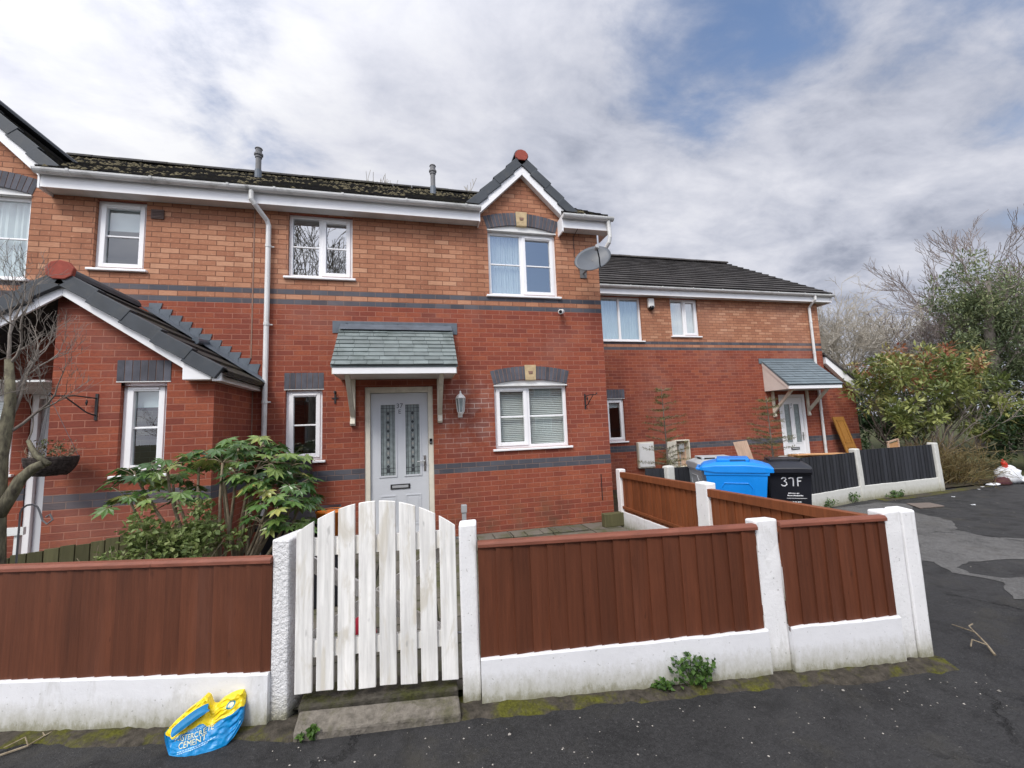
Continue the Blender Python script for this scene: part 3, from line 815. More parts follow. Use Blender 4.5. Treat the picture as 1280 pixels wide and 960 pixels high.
fl = MB(); fl.box(LX+.01, HL-.04, .13, 7.19, 2.55, 2.65); fl.box(LX+.01, HL-.04, .13, 7.19, 4.9, 4.94); fl.box(LX+.01, HL-.04, 2.4, 2.5, -.02, 2.55); fl.box(LX+.01, HL-.04, 2.4, 2.5, 2.65, 4.9)
fl.box(LX+.01, HL-.04, .13, 7.19, -.19, -.02)
fl.build('inner_floors', M['plaster'], lh)
roof_rows(lh, 'roof', LX-.1, -9.31, (EY, EZ), (RY, RZ), M['tile_moss']); roof_rows(lh, 'roof', -9.31, -7.79, GE, (RY, RZ), M['tile_moss']); roof_rows(lh, 'roof', -7.79, HL-.004, (EY, EZ), (RY, RZ), M['tile_moss'])
roof_rows(lh, 'back_roof', LX-.1, HL-.004, (7.46, EZ), (RY, RZ), M['tile_moss'], jit=0)
ridge_caps(lh, LX-.1, HL-.004, RY, RZ+.03, M['tile_moss'])
moss_bits(lh, LX, HL, 1500, 9.1)
front_gable(lh, LG)
eaves(lh, -7.76, HL-.002, 0); eaves(lh, LX-.15, -9.3, 0)
e = MB(); e.box(-7.785, -7.762, -.22, -.003, 4.78, 4.99); e.build('eaves_end', M['upvc'], lh)
add_window(lh, -7.29, -6.71, 3.83, 4.80, 0, [(0,1,True)], inside='roller', inside_mat='curtain', inside_to=.68, vents=(0,))
add_window(lh, -9.175, -7.99, 3.645, 4.76, 0, [(0,.5,False),(.5,1,False)], inside='curtain')
add_window(lh, -9.19, -7.975, 1.19, 2.185, 0, [(0,.5,False),(.5,1,True)], inside='slats', inside_mat='blind')
arch(lh, (-9.175-7.99)/2, .60, 4.79, .095, .215, 0)
add_window(lh, -6.225, -5.8, 1.175, 2.16, PY, [(0,1,True)], inside='roller', inside_mat='curtain', inside_to=.8, vents=(0,))
soldier(lh, -6.27, -5.765, 2.172, 2.40, PY)
front_door(lh, -7.82, -6.86, .03, 2.19, 0, 'door_grey', None, cream=False)
av = MB(); av.box(-6.65, -6.50, -.02, -.002, 4.57, 4.70)
for k in range(5): av.box(-6.64, -6.51, -.028, -.02, 4.585+k*.022, 4.595+k*.022)
av.build('air_vent', simple('brown_vent', (.09,.05,.04), .6), lh)
flue(lh, -6.02, 2.0, 6.4, 7.10)
# porch roof: two slopes, verge, barge boards, flashing
for s, xe in ((1, -5.18), (-1, -8.26)):
    mb = MB(); n = 6; L = math.hypot(xe-PR, PRZ-pz(xe))
    for i in range(n):
        f0, f1 = i/n, (i+1)/n
        xb, xa = PR+(xe-PR)*f0, PR+(xe-PR)*f1
        zb, za = pz(xb), pz(xa)
        nx, nz = s*.555*.03, .83*.03
        q = [(xa+nx, PY-.13, za+nz), (xa+nx, -.003, za+nz), (xb, -.003, zb+.004), (xb, PY-.13, zb+.004)]
        r = [(xa, PY-.13, za-.02), (xa, -.003, za-.02), (xa+nx, -.003, za+nz), (xa+nx, PY-.13, za+nz)]
        if s < 0: q.reverse(); r.reverse()
        mb.face(q, [(p[1], L*(1-f1) if abs(p[2]-zb) > .02 else L*(1-f0)) for p in q]); mb.face(r)
    q = [(PR,PY-.1,PRZ-.05),(PR,-.003,PRZ-.05),(xe,-.003,pz(xe)-.05),(xe,PY-.1,pz(xe)-.05)]
    mb.face(q if s > 0 else q[::-1])
    mb.build('porch_roof', M['tile_moss'], lh)
v = MB(); barge_tiles(v, (PR+.03, PRZ-.005), (-5.22, pz(-5.22)-.0), PY-.17, PY-.05, 5, tw=.15); barge_tiles(v, (PR-.03, PRZ-.005), (-8.2, pz(-8.2)), PY-.17, PY-.05, 5, tw=.15)
v.build('porch_verge_tiles', M['verge'], lh, bevel=.006)
barge_board(lh, (PR, PRZ-.10), (-8.2, pz(-8.2)-.10), (-5.42, pz(-5.42)-.10), PY-.12, .025, .108, 'porch_bargeboard')
b = MB(); b.prism([(-5.60,PY-.135,2.165),(-5.325,PY-.135,2.165),(-5.325,PY-.135,2.235),(-5.60,PY-.135,2.45)], (0,.13,0))
b.box(-5.325, -5.235, PY-.12, -.01, 2.15, 2.265)
b.build('porch_fascia', M['upvc'], lh, bevel=.005)
e = MB(); pr = [(-.11,-.06),(-.125,.02),(-.075,.085),(0,.105),(.075,.085),(.125,.02),(.11,-.06),(.05,-.10),(-.05,-.10)]
e.prism([(PR+a, PY-.185, PRZ+.02+b_) for a, b_ in pr], (0,.05,0)); e.build('porch_ridge_end', M['terracotta'], lh, bevel=.008)
rc = MB(); pr2 = [(math.cos(math.pi*k/8)*.12, math.sin(math.pi*k/8)*.11) for k in range(9)]
rc.prism([(PR+a*.85, PY-.15, PRZ-.03+b_) for a, b_ in pr2], (0,1.14,0))
rc.build('porch_ridge_tile', M['verge'], lh)
rc = MB(); rc.tube([(-5.93,-.30,pz(-5.93)+.05),(-5.93,-.012,pz(-5.93)+.085)], .045, 10); rc.build('lead_roll', M['lead'], lh)
fz = MB(); x = PR+.1; k = 0
while x < -5.38:
    zb = pz(x)+.03; x2 = x+.125
    fz.prism([(x,-.012,zb-.02),(x2,-.012,pz(x2)+.01),(x2,-.012,pz(x2)+.125),(x2+.03,-.012,zb+.115),(x,-.012,zb+.115)], (0,.009,0), tint=random.random()); x = x2-.004; k += 1
fz.prism([(PR+.1,-.013,pz(PR+.1)+.08),(-5.2,-.013,pz(-5.2)+.08),(-5.16,-.15,pz(-5.16)+.045),(PR+.1,-.15,pz(PR+.1)+.045)], (0,.0,.008))
fz.build('stepped_flashing', M['lead'], lh)
c = MB(); c.box(-8.2, PX0-.005, PY-.08, -.01, 2.165, 2.185); c.build('porch_ceiling', M['upvc_old'], lh)
dp = MB(); dp.box(PX1-.004, PX1+.01, -.026, -.008, .5, 2.15); dp.build('movement_joint', M['mortar'], lh)

# ---- right-hand house, set back
FY, FD = 3.0, -.05
fh = thing('setback_house', 'brick house set back at the right with blue grey canopy and white front door', 'house', (4.2, FY, 0))
FX0, FX1 = .004, 8.32
fw = MB()
fwin = [(1.4,2.6,3.60,4.75), (3.47,4.3,3.74,4.75), (1.45,1.94,1.08,2.13), (6.62,7.52,-.05,2.13)]
wall_y(fw, FX0, FX1, -.2, 4.9, FY, fwin)
wall_x(fw, FX1, FY, FY+7.2, -.2, 4.9); fw.face([(FX1,FY,4.9),(FX1,FY+7.2,4.9),(FX1,FY+3.6,7.36)])
fw.face([(FX1,FY+7.2,-.2),(FX0,FY+7.2,-.2),(FX0,FY+7.2,4.9),(FX1,FY+7.2,4.9)])
# lean-to at its right side
q = [(FX1+.002,FY+.12,-.2),(9.5,FY+.12,-.2),(9.5,FY+.12,2.24),(FX1+.002,FY+.12,3.12)]; fw.face(q, [(p[0],p[2]) for p in q])
wall_x(fw, 9.5, FY+.12, FY+5, -.2, 2.24)
fw.build('wall', M['brick'] if False else brick_mat('brickwork_setback', shift=.0375-FD, efflo=False), fh)
fl = MB(); fl.box(FX0+.04, FX1-.01, FY+.13, FY+7.1, 2.5, 2.6); fl.box(FX0+.04, FX1-.01, FY+.13, FY+7.1, 4.8, 4.84); fl.box(FX0+.04, FX1-.01, FY+2.4, FY+2.5, -.05, 2.5); fl.box(FX0+.04, FX1-.01, FY+2.4, FY+2.5, 2.6, 4.8)
fl.build('inner_floors', M['plaster'], fh)
roof_rows(fh, 'roof', -.02+FX0+.03, 8.62, (FY+EY, EZ+FD), (FY+RY, RZ+FD), M['tile_far'], th=.045)
roof_rows(fh, 'back_roof', FX0, 8.62, (FY+7.46, EZ+FD), (FY+RY, RZ+FD), M['tile_far'], jit=0)
ridge_caps(fh, FX0, 8.62, FY+RY, RZ+FD+.03, M['tile_far'])
eaves(fh, FX0+.02, 8.62, FY, FD)
e = MB(); e.box(8.6, 8.625, FY-.22, FY+.3, 4.74, 4.97); e.build('eaves_end', M['upvc'], fh)
vb = MB(); vb.prism([(8.6,FY+EY+.02,EZ+FD-.03),(8.6,FY+RY,RZ+FD-.03),(8.6,FY+RY,RZ+FD-.2),(8.6,FY+EY+.02,EZ+FD-.18)], (.022,0,0)); vb.build('bargeboard', M['upvc'], fh)
add_window(fh, *fwin[0], FY, [(0,.5,False),(.5,1,False)], bar=False, inside='curtain', glass='glass_sky')
add_window(fh, *fwin[1], FY, [(0,.5,False),(.5,1,True)], bar=False, inside='curtain', glass='glass_sky')
add_window(fh, *fwin[2], FY, [(0,1,True)], bar=False, inside='roller', inside_mat='curtain', inside_to=.86)
soldier(fh, 1.42, 1.97, 2.142, 2.36, FY)
front_door(fh, *fwin[3], FY, 'upvc', [('37', 0), ('F', .085)], leaded=False, cream=False)
canopy(fh, 6.17, 7.93, FY, 3.08, 2.34, .8, 'slate_new', (6.42, 7.58), 1.52, 'pinkwhite', flash=False, rows=10)
cf = MB(); cf.box(6.09, 8.0, FY-.02, FY-.003, 3.0, 3.14); cf.build('canopy_flashing', M['slate_new'], fh)
downpipe(fh, [(7.97,FY-.275,4.9),(7.97,FY-.275,4.8),(7.97,FY-.06,4.62),(7.975,FY-.06,-.05)], .036, [(7.97,FY-.06,4.2),(7.97,FY-.06,3.3),(7.975,FY-.06,1.7)])
br = MB(); br.prism([(8.40,FY-.02,3.21),(9.72,FY-.02,2.24),(9.72,FY-.02,2.08),(9.5,FY-.02,2.08),(8.40,FY-.02,3.0)], (0,.12,0)); br.build('lean_to_bargeboard', M['upvc'], fh)
lr = MB(); lr.prism([(8.325,FY-.05,3.31),(9.78,FY-.05,2.25),(9.78,FY-.05,2.19),(8.325,FY-.05,3.25)], (0,5,0)); lr.build('lean_to_roof', M['tile_far'], fh)
# ------------------------------------------------------------------ fences, gate
def lerp(a, b, f): return a + (b-a)*f
def post(root, p, d, w, dep, z0, z1, mat, lean=(0,0), name='post', bev=.012):
    """concrete post: front left foot p (xy), along d, going back from the viewer"""
    d = V((d[0], d[1], 0)).normalized(); n = V((-d.y, d.x, 0))       # n points away from the road
    m = MB(); o = V((p[0], p[1], z0)); up = V((lean[0], lean[1], z1-z0)); k = 7
    # slightly irregular cross sections so that the edges are not ruler straight
    vs = []; fs = []
    for i in range(k+1):
        c = o + up*(i/k)
        for (a, b) in ((0,0),(w,0),(w,dep),(0,dep)):
            j = V((random.uniform(-1,1), random.uniform(-1,1), 0))*(.0028 if 0 < i < k else .001)
            vs.append(c + d*a + n*b + j + V((0,0,random.uniform(-.006,.006) if i == k else 0)))
    for i in range(k):
        for e in range(4): f = (e+1) % 4; fs.append((i*4+e, i*4+f, (i+1)*4+f, (i+1)*4+e))
    fs += [(3,2,1,0), (k*4, k*4+1, k*4+2, k*4+3)]
    m.idx(vs, fs)
    return m.build(name, mat, root, bevel=bev)

def fence_bay(root, A, B, zb, zg, zt, wood, back=None, cap='cap', board=.095, capn='capping_rail', gm='board', zt2=None, zg2=None, out=1, th=.028):
    """one bay between posts: gravel board, feather-edged boards, capping rail. A to B runs with the road side on its right"""
    A = V((A[0], A[1], 0)); B = V((B[0], B[1], 0)); L = (B-A).length; d = (B-A)/L; n = V((d.y, -d.x, 0))*out
    zt2 = zt if zt2 is None else zt2; zg2 = zg if zg2 is None else zg2
    Z = lambda z: V((0,0,z))
    g = MB(); k = max(3, int(L/.12)); vs = []; fs = []
    for i in range(k+1):
        c = A + d*(L*i/k); zt_ = lerp(zg, zg2, i/k) + .006*mnoise.noise(V((c.x*6, c.y*6, 1)))
        jj = .004*mnoise.noise(V((c.x*5, c.y*5, 7)))
        vs += [c + n*(.033+jj) + Z(zb), c + n*(.031+jj) + Z(zt_-.010), c + n*(.024+jj) + Z(zt_), c - n*.022 + Z(zt_-.003), c - n*.025 + Z(zb)]
    for i in range(k):
        for e in range(4): fs.append((i*5+e, (i+1)*5+e, (i+1)*5+e+1, i*5+e+1))
    if out > 0: fs = [tuple(reversed(f)) for f in fs] if False else fs
    g.idx(vs, fs); g.idx(vs[:5], [(0,1,2,3,4)]); g.idx(vs[-5:], [(4,3,2,1,0)])
    gb = g.build('gravel_board', M[gm], root, smooth=False)
    p = MB(); x = 0.
    while x < L-.01:
        w = min(board*random.uniform(.93,1.07), L-x); a = A + d*x; b = A + d*(x+w+(.008 if x+w < L-.01 else 0))
        f0, f1 = x/L, min(1,(x+w)/L); z0a, z0b = lerp(zg,zg2,f0)-.03, lerp(zg,zg2,f1)-.03
        z1a, z1b = lerp(zt,zt2,f0), lerp(zt,zt2,f1)
        o1, o2 = .006+random.uniform(-.0015,.0015), .0185+random.uniform(-.002,.002)
        vs = [a+n*.0+Z(z0a), b+n*.0+Z(z0b), b+n*o1+Z(z0b), a+n*o2+Z(z0a), a+n*.0+Z(z1a), b+n*.0+Z(z1b), b+n*o1+Z(z1b), a+n*o2+Z(z1a)]
        fs = [(0,1,2,3),(4,7,6,5),(0,4,5,1),(1,5,6,2),(2,6,7,3),(3,7,4,0)]
        if out > 0: fs = [tuple(reversed(f)) for f in fs]
        p.idx(vs, fs, tint=random.random()); x += w
    # rails on the far side
    for f in (.12, .82):
        za, zb_ = lerp(zg,zt,f), lerp(zg2,zt2,f)
        p.prism([A-n*.003+Z(za), B-n*.003+Z(zb_), B-n*.003+Z(zb_+.06), A-n*.003+Z(za+.06)], -n*.03, tint=.5)
    pn = p.build('panel', M[wood], root)
    if back:
        q = MB(); q.prism([A-n*.001+Z(zg), B-n*.001+Z(zg2), B-n*.001+Z(zt2-.01), A-n*.001+Z(zt-.01)], -n*.006); q.build('panel_back', M[back], root)
    if cap:
        c = MB()
        c.prism([A-n*.038+Z(zt-.008), A+n*th+Z(zt-.008), A+n*th+Z(zt+.012), A+n*(th-.012)+Z(zt+.026), A-n*.03+Z(zt+.026), A-n*.038+Z(zt+.014)], (B-A)+Z(zt2-zt))
        c.build(capn, M[cap], root, bevel=.003)
    return pn

P_LE, P_GL, P_GR, P_MID, P_COR = (-5.5,-3.247), (-3.985,-3.645), (-2.925,-3.803), (-1.035,-4.083), (-.135,-4.217)
dl = V((P_GL[0]-P_LE[0], P_GL[1]-P_LE[1], 0)).normalized(); dm = V((P_COR[0]-P_GR[0], P_COR[1]-P_GR[1], 0)).normalized()
def along(p, d, s): return (p[0]+d.x*s, p[1]+d.y*s)
# left of the gate
ff = thing('garden_fence', 'brown boarded front fence left of the white gate, behind the cement bag', 'fence', (-4.9,-3.4,-.1), group='brown front garden fences')
fence_bay(ff, along(P_GL, dl, -1.80), along(P_GL, dl, -.01), -.13, .187, .79, 'fence', board=.098)
post(ff, along(P_GL, dl, -1.91), dl, .11, .11, -.15, .88, M['post'])
post(ff, along(P_GL, dl, -.02), dl, .105, .30, -.15, .905, M['rough'])
ff2 = thing('garden_fence', 'brown boarded front fence right of the white gate, with white posts', 'fence', (-1.5,-4.0,-.1), group='brown front garden fences')
post(ff2, P_GR, dm, .108, .12, -.15, .935, M['post'])
fence_bay(ff2, along(P_GR, dm, .112), along(P_MID, dm, .0), -.13, .165, .80, 'fence', zg2=.188, board=.105)
post(ff2, along(P_MID, dm, 0), dm, .155, .11, -.16, .845, M['post'])
fence_bay(ff2, along(P_MID, dm, .157), along(P_COR, dm, 0), -.13, .188, .805, 'fence', zg2=.20, board=.10)
post(ff2, along(P_COR, dm, 0), dm, .125, .12, -.13, .852, M['post'])
post(ff2, along(P_COR, dm, .133), dm, .105, .12, -.125, .853, M['post'])
sf = thing('garden_fence', 'low brown side fence running back from the front corner posts to the house corner', 'fence', (0,-2.2,-.1))
fence_bay(sf, (0,-4.05), (0,-2.36), -.13, .20, .775, 'fence_in', cap=None, board=.11, zt2=.745, out=-1)
fence_bay(sf, (0,-2.16), (0,-.36), -.13, .155, .775, 'fence_in', cap=None, board=.11, zt2=.745, out=-1)
for a, b in ((-4.05,-2.36), (-2.16,-.36)):
    c = MB(); c.prism([(-.045,a,.70),(.02,a,.70),(.02,a,.785),(-.045,a,.785)], (0,b-a,-.03)); c.prism([(-.035,a,.195),(-.012,a,.195),(-.012,a,.235),(-.035,a,.235)], (0,b-a,0))
    c.build('capping_rail', M['fence_in'], sf, bevel=.004)
post(sf, (-.05,-2.37), (1,0), .12, .20, -.13, .815, M['post'])
post(sf, (-.05,-.36), (1,0), .11, .12, -.13, .80, M['post'])

# gate
gt = thing('picket_gate', 'white arched picket gate with flaking paint between two white posts', 'gate', (-3.39,-3.72,0))
GA = along(P_GL, dl, .10); g0 = V((-3.862,-3.655,0)); g1 = V((-2.945,-3.79,0)); gd = (g1-g0).normalized(); GL_ = (g1-g0).length; gn = V((gd.y,-gd.x,0))
NP = 8; pw = .096; pit = (GL_-pw)/(NP-1)
def gtop(s): u = (s/GL_)*2-1; return 1.108 - .165*u*u - .012*(u+1)*.5
for k in range(NP):
    s = k*pit; a = g0+gd*s; m = MB(); poly = []
    for f in (0, .25, .5, .75, 1): poly.append(a+gd*(pw*f)+V((0,0,gtop(s+pw*f))))
    zb = .052+random.uniform(-.006,.008)
    poly = [a+V((0,0,zb)), a+gd*pw+V((0,0,zb+random.uniform(-.003,.003)))] + poly[::-1]
    m.prism([p+gn*.018 for p in poly], -gn*.019, tint=random.random())
    m.build('picket', M['gate'], gt, bevel=.003)
def rail(z, h): 
    m = MB(); a = g0+gd*.02; m.prism([a+V((0,0,z)), a+gd*(GL_-.03)+V((0,0,z)), a+gd*(GL_-.03)+V((0,0,z+h)), a+V((0,0,z+h))], -gn*.03+V((0,0,0)), tint=.6)
    m.build('gate_rail', M['gate'], gt)
rail(.80, .10); rail(.235, .09)
for za, zb in ((.76, .26), (.28, .78)):
    m = MB(); a = g0+gd*.03; b = g0+gd*(GL_-.04)
    m.prism([a-gn*.032+V((0,0,za-.04)), b-gn*.032+V((0,0,zb-.04)), b-gn*.032+V((0,0,zb+.05)), a-gn*.032+V((0,0,za+.05))], -gn*(.022 if za > .5 else .021) + V((0,0,0)), tint=.6)
    m.build('gate_brace', M['gate'], gt) if za > .5 else [setattr(v, 'co', v.co - V(gn)*.024) for v in m.build('gate_brace', M['gate'], gt).data.vertices]
hm = MB()
for z in (.30, .85): hm.tube([g1+gd*.0-gn*.01+V((0,0,z)), g1+gd*.05-gn*.01+V((0,0,z))], .007, 6)
hm.build('hinge_pin', M['pipe_grey'], gt)

# black fence of the neighbour
bf = thing('garden_fence', 'low black boarded fence with white posts in front of the set-back house', 'fence', (4,-.3,-.1))
bp = [(.12,-.70), (.50,-.86), (2.86,-.60), (5.0,-.16), (7.24,-.02)]
for i, (a, b) in enumerate(zip(bp, bp[1:])):
    A, B = V((*a,0)), V((*b,0)); d = (B-A).normalized()
    fence_bay(bf, A+d*.07, B-d*.07, -.13, .17, [.825,.825,.80,.83][i], 'black_wood', cap=None, board=.10, gm='old_post', zt2=[.825,.825,.80,.835][i])
for i, p in enumerate(bp[1:]):
    m = post(bf, (p[0]-.06,p[1]-.06), (1,.1), .13, .13, -.13, [.86,.86,.86,.87][i], M['old_post'], lean=((.0,.0),(0,0),(-.04,0),(-.03,0))[i], bev=.02)
# mossy low fence between the two gardens on the left
gf = thing('garden_fence', 'low green algae covered board fence in front of the porch', 'fence', (-6.0,-1.6,-.1))
x = -7.2; m = MB()
while x < -5.3:
    w = .088; f = (x+7.2)/1.9; yy = -1.95+.75*f; z = .52+.14*f
    m.obox((x,yy,-.1), (w,.03,0), (0,.018,0), (0,0,z+.1+random.uniform(-.01,.01)), tint=random.random()); x += w+.006
m.build('fence_boards', M['green_wood'], gf)
m = MB(); m.obox((-7.2,-1.925,.28), (1.9,.75,.1), (0,.03,0), (0,0,.06)); m.build('fence_rail', M['green_wood'], gf)

# ------------------------------------------------------------------ wheelie bins
def wheelie(name, label, loc, rz, mat, slot, H=1.07, W=.58, D=.72, group='wheelie bins by the side fence'):
    t = thing(name, label, 'wheelie bin', loc, rz, group)
    b = MB(); hb = H-.12
    def ring(z, d0, d1, w): return [(d0,-w/2,z),(d1,-w/2,z),(d1,w/2,z),(d0,w/2,z)]
    rs = [ring(.06,-.24,.20,W*.78), ring(.12,-.27,.235,W*.82), ring(hb-.08,-.33,.33,W*.955), ring(hb-.075,-.345,.35,W*.985), ring(hb,-.35,.36,W*.99)]
    vs = [p for r in rs for p in r]; fs = [(3,2,1,0)]
    for i in range(len(rs)-1):
        for e in range(4): f = (e+1) % 4; fs.append((i*4+e, i*4+f, (i+1)*4+f, (i+1)*4+e))
    b.idx(vs, fs)
    # raised outline on the flanks
    for s in (-1, 1):
        pl = [(-.15,.42),(-.17,.78),(-.13,.84),(.13,.84),(.17,.78),(.14,.42)]
        def fy(x, z): return s*(W/2*(.82+.135*(z-.12)/(hb-.2)))
        tb = [(x, fy(x,z)+s*.002, z) for x, z in pl]
        b.tube(tb, .008, 6)
    b.build('body', M[mat], t, local=True, bevel=.02, bseg=3)
    l = MB(); zl = hb+.004; Wl = W*1.03
    sec = [(-.40,.015,.0),(-.36,.05,.0),(-.22,.085,.0),(.10,.095,.0),(.22,.075,0),(.31,.05,0),(.40,.012,0)]
    vs = []; fs = []; n = 8
    for x, h, _ in sec:
        for k in range(n+1):
            f = k/n*2-1; hh = h*(1-.55*abs(f)**4); vs.append((x, f*Wl/2*(1 if abs(x) < .38 else .93), zl+hh))
    for i in range(len(sec)-1):
        for k in range(n): a = i*(n+1)+k; fs.append((a, a+n+1, a+n+2, a+1))
    nb = len(vs); 
    for x, h, _ in sec:
        for k in (0, n): vs.append((x, (k/n*2-1)*Wl/2*(1 if abs(x) < .38 else .93), zl-.045 if -.3 < x else zl-.02))
    for i in range(len(sec)-1):
        a = i*(n+1); q = nb+2*i
        fs.append((a, q, q+2, a+n+1)); fs.append((a+n, a+n+1+n, q+3, q+1))
    m_ = len(sec)-1; fs.append(tuple([m_*(n+1)+k for k in range(n+1)][::-1] + [nb+2*m_, nb+2*m_+1])); fs.append(tuple([k for k in range(n+1)] + [nb+1, nb]))
    l.idx(vs, fs)
    # raised crown with grip recesses toward the front edge
    l.box(-.20, .16, -W*.36, W*.36, zl+.07, zl+.112)
    l.build('lid', M[mat], t, local=True, bevel=.012, bseg=3, smooth=False)
    s = MB(); s.box(.155,.165,-W*.30,-W*.06,zl+.078,zl+.104); s.box(.155,.165,W*.06,W*.30,zl+.078,zl+.104)
    s.box(-.05,.12,-W*.365,-W*.358,zl+.078,zl+.104); s.box(-.05,.12,W*.358,W*.365,zl+.078,zl+.104)
    s.build('grip_slot', M[slot], t, local=True)
    h = MB(); h.tube([(-.36,-.20,zl-.03),(-.43,-.20,zl-.01),(-.43,.20,zl-.01),(-.36,.20,zl-.03)], .016, 8); h.build('handle', M[mat], t, local=True)
    for sy in (-1, 1):
        w = MB(); w.lathe((0,0,0), [(.02,-.03),(.08,-.03),(.1,-.02),(.1,.02),(.08,.03),(.02,.03)], 16)
        for i, v in enumerate(w.v): w.v[i] = (-.27+v[0], sy*(W*.36)+v[2], .1+v[1])
        w.build('wheel', M['black_bin'], t, local=True)
    return t
blue = wheelie('wheelie_bin', 'bright blue wheelie bin with raised lid ridge behind the brown side fence', (.78,-1.86,-.10), R(-40), 'blue_bin', 'bin_slot', 1.13, .62, .80)
black = wheelie('wheelie_bin', 'black wheelie bin with 37 F painted in white on its front', (1.66,-1.72,-.10), R(-124), 'black_bin', 'hole', 1.07, .49, .62)
grey = wheelie('wheelie_bin', 'pale grey wheelie bin behind the blue one', (1.0,-1.22,-.10), R(-112), 'grey_bin', 'hole', 1.10)
# painted number and print on the black bin front (local +x is the front)
RX = Matrix(((0,0,1,0),(1,0,0,0),(0,1,0,0),(0,0,0,1)))
num = MB()
def fx(z): return .235+.095*(z-.12)/.75
def stroke(pts, r=.0085):
    num.tube([(fx(.78+(z-.78)*.72)+.002, (y-.03)*.72+.02, .79+(z-.78)*.72) for y, z in pts], r*.85, 6)
stroke([(-.13,.825),(-.10,.85),(-.07,.845),(-.06,.815),(-.09,.785),(-.06,.765),(-.05,.73),(-.08,.70),(-.12,.705),(-.135,.725)])
stroke([(-.02,.83),(.01,.845),(.045,.84),(.05,.79),(.045,.70)])
stroke([(.115,.845),(.115,.78),(.115,.70)]); stroke([(.115,.845),(.16,.85),(.185,.85)]); stroke([(.115,.785),(.165,.79)])
num.build('painted_number', M['text_white'], black, local=True)
pr = MB()
for z, ys, h in ((.635, ((-.03,.05),(.06,.09)), .013), (.605, ((-.04,.13),), .016), (.525, ((-.02,.06),(.07,.11)), .013), (.49, ((-.05,.14),), .015), (.455, ((.03,.08),), .013)):
    for a, b in ys:       # lines of print too small to read
        y = a
        while y < b:
            w = random.uniform(.008, .016); pr.box(fx(z)-.002, fx(z)+.003, y, min(y+w, b), z, z+h*random.uniform(.7,1)); y += w+.005
pr.box(fx(.577)-.002, fx(.577)+.003, -.05, .17, .575, .579)
pr.build('fine_print', M['text_white'], black, local=True)

# ------------------------------------------------------------------ fittings on the walls
t = thing('wall_lantern', 'white wall lantern beside the grey front door', 'lamp', (-2.475,-.005,1.9))
m = MB(); m.box(-2.51,-2.44,-.02,-.002,1.70,1.80); m.tube([(-2.475,-.02,1.74),(-2.475,-.07,1.72),(-2.475,-.1,1.755)], .012, 8)
m.build('bracket', M['white_plastic'], t, bevel=.006)
m = MB(); o = (-2.475,-.1,0)
m.lathe(o, [(.012,1.73),(.03,1.745),(.045,1.765),(.05,1.78)], 6); m.lathe(o, [(.075,1.985),(.078,1.992),(.055,2.03),(.022,2.055),(.012,2.075),(.016,2.085),(.004,2.105)], 6)
for k in range(6):
    a = k*math.pi/3; m.tube([(o[0]+.05*math.cos(a), o[1]+.05*math.sin(a), 1.78), (o[0]+.07*math.cos(a), o[1]+.07*math.sin(a), 1.985)], .005, 4)
m.build('lantern_frame', M['white_plastic'], t)
m = MB(); m.lathe(o, [(.045,1.782),(.064,1.98)], 6); m.build('lantern_glass', M['leaded'], t)

def basket_bracket(label, x, z, yw, s=1., tip=.3, dx=0.):
    t = thing('basket_bracket', label, 'bracket', (x, yw, z)); y = yw
    m = MB(); m.box(x-.012, x+.012, y-.01, y-.002, z-.14*s, z+.14*s)
    e = (x+dx, y-tip, z+.10*s)
    m.tube([(x,y-.01,z+.09*s), (x+dx*.5,y-tip*.5,z+.11*s), e, (x+dx*1.05,y-tip-.03,z+.13*s), (x+dx*1.05,y-tip-.045,z+.10*s)], .0075, 6)
    m.tube([(x,y-.01,z-.09*s), (x+dx*.2,y-tip*.28,z-.06*s), (x+dx*.5,y-tip*.5,z+.02*s), (x+dx*.75,y-tip*.72,z+.09*s)], .007, 6)
    sp = [(x+dx*(.25+.08*math.cos(a)), y-tip*.25+.035*math.cos(a*1.0)*(1-a/12), z+.04*s+.035*math.sin(a)*(1-a/12)) for a in [k*.6 for k in range(14)]]
    m.tube(sp, .006, 6)
    m.build('scroll_arm', M['black_metal'], t); return t
basket_bracket('black scroll iron bracket on the brick right of the lower bay window', -.40, 1.90, 0, .9, .26, .08)
basket_bracket('black scroll iron bracket holding the wicker basket on the porch', -6.43, 1.90, PY, 1., .26, -.20)
t = MB(); t.box(-4.285,-4.262,-.012,-.002,1.96,2.14); t.tube([(-4.273,-.01,2.10),(-4.273,-.05,2.14),(-4.273,-.09,2.13),(-4.273,-.10,2.10)], .007, 6); t.box(-4.32,-4.23,-.014,-.004,2.03,2.045)
tag(t.build('wall_hook', M['black_metal'], loc=(-4.273,0,2.05)), 'small black wall hook between slim window and door canopy', 'hook')

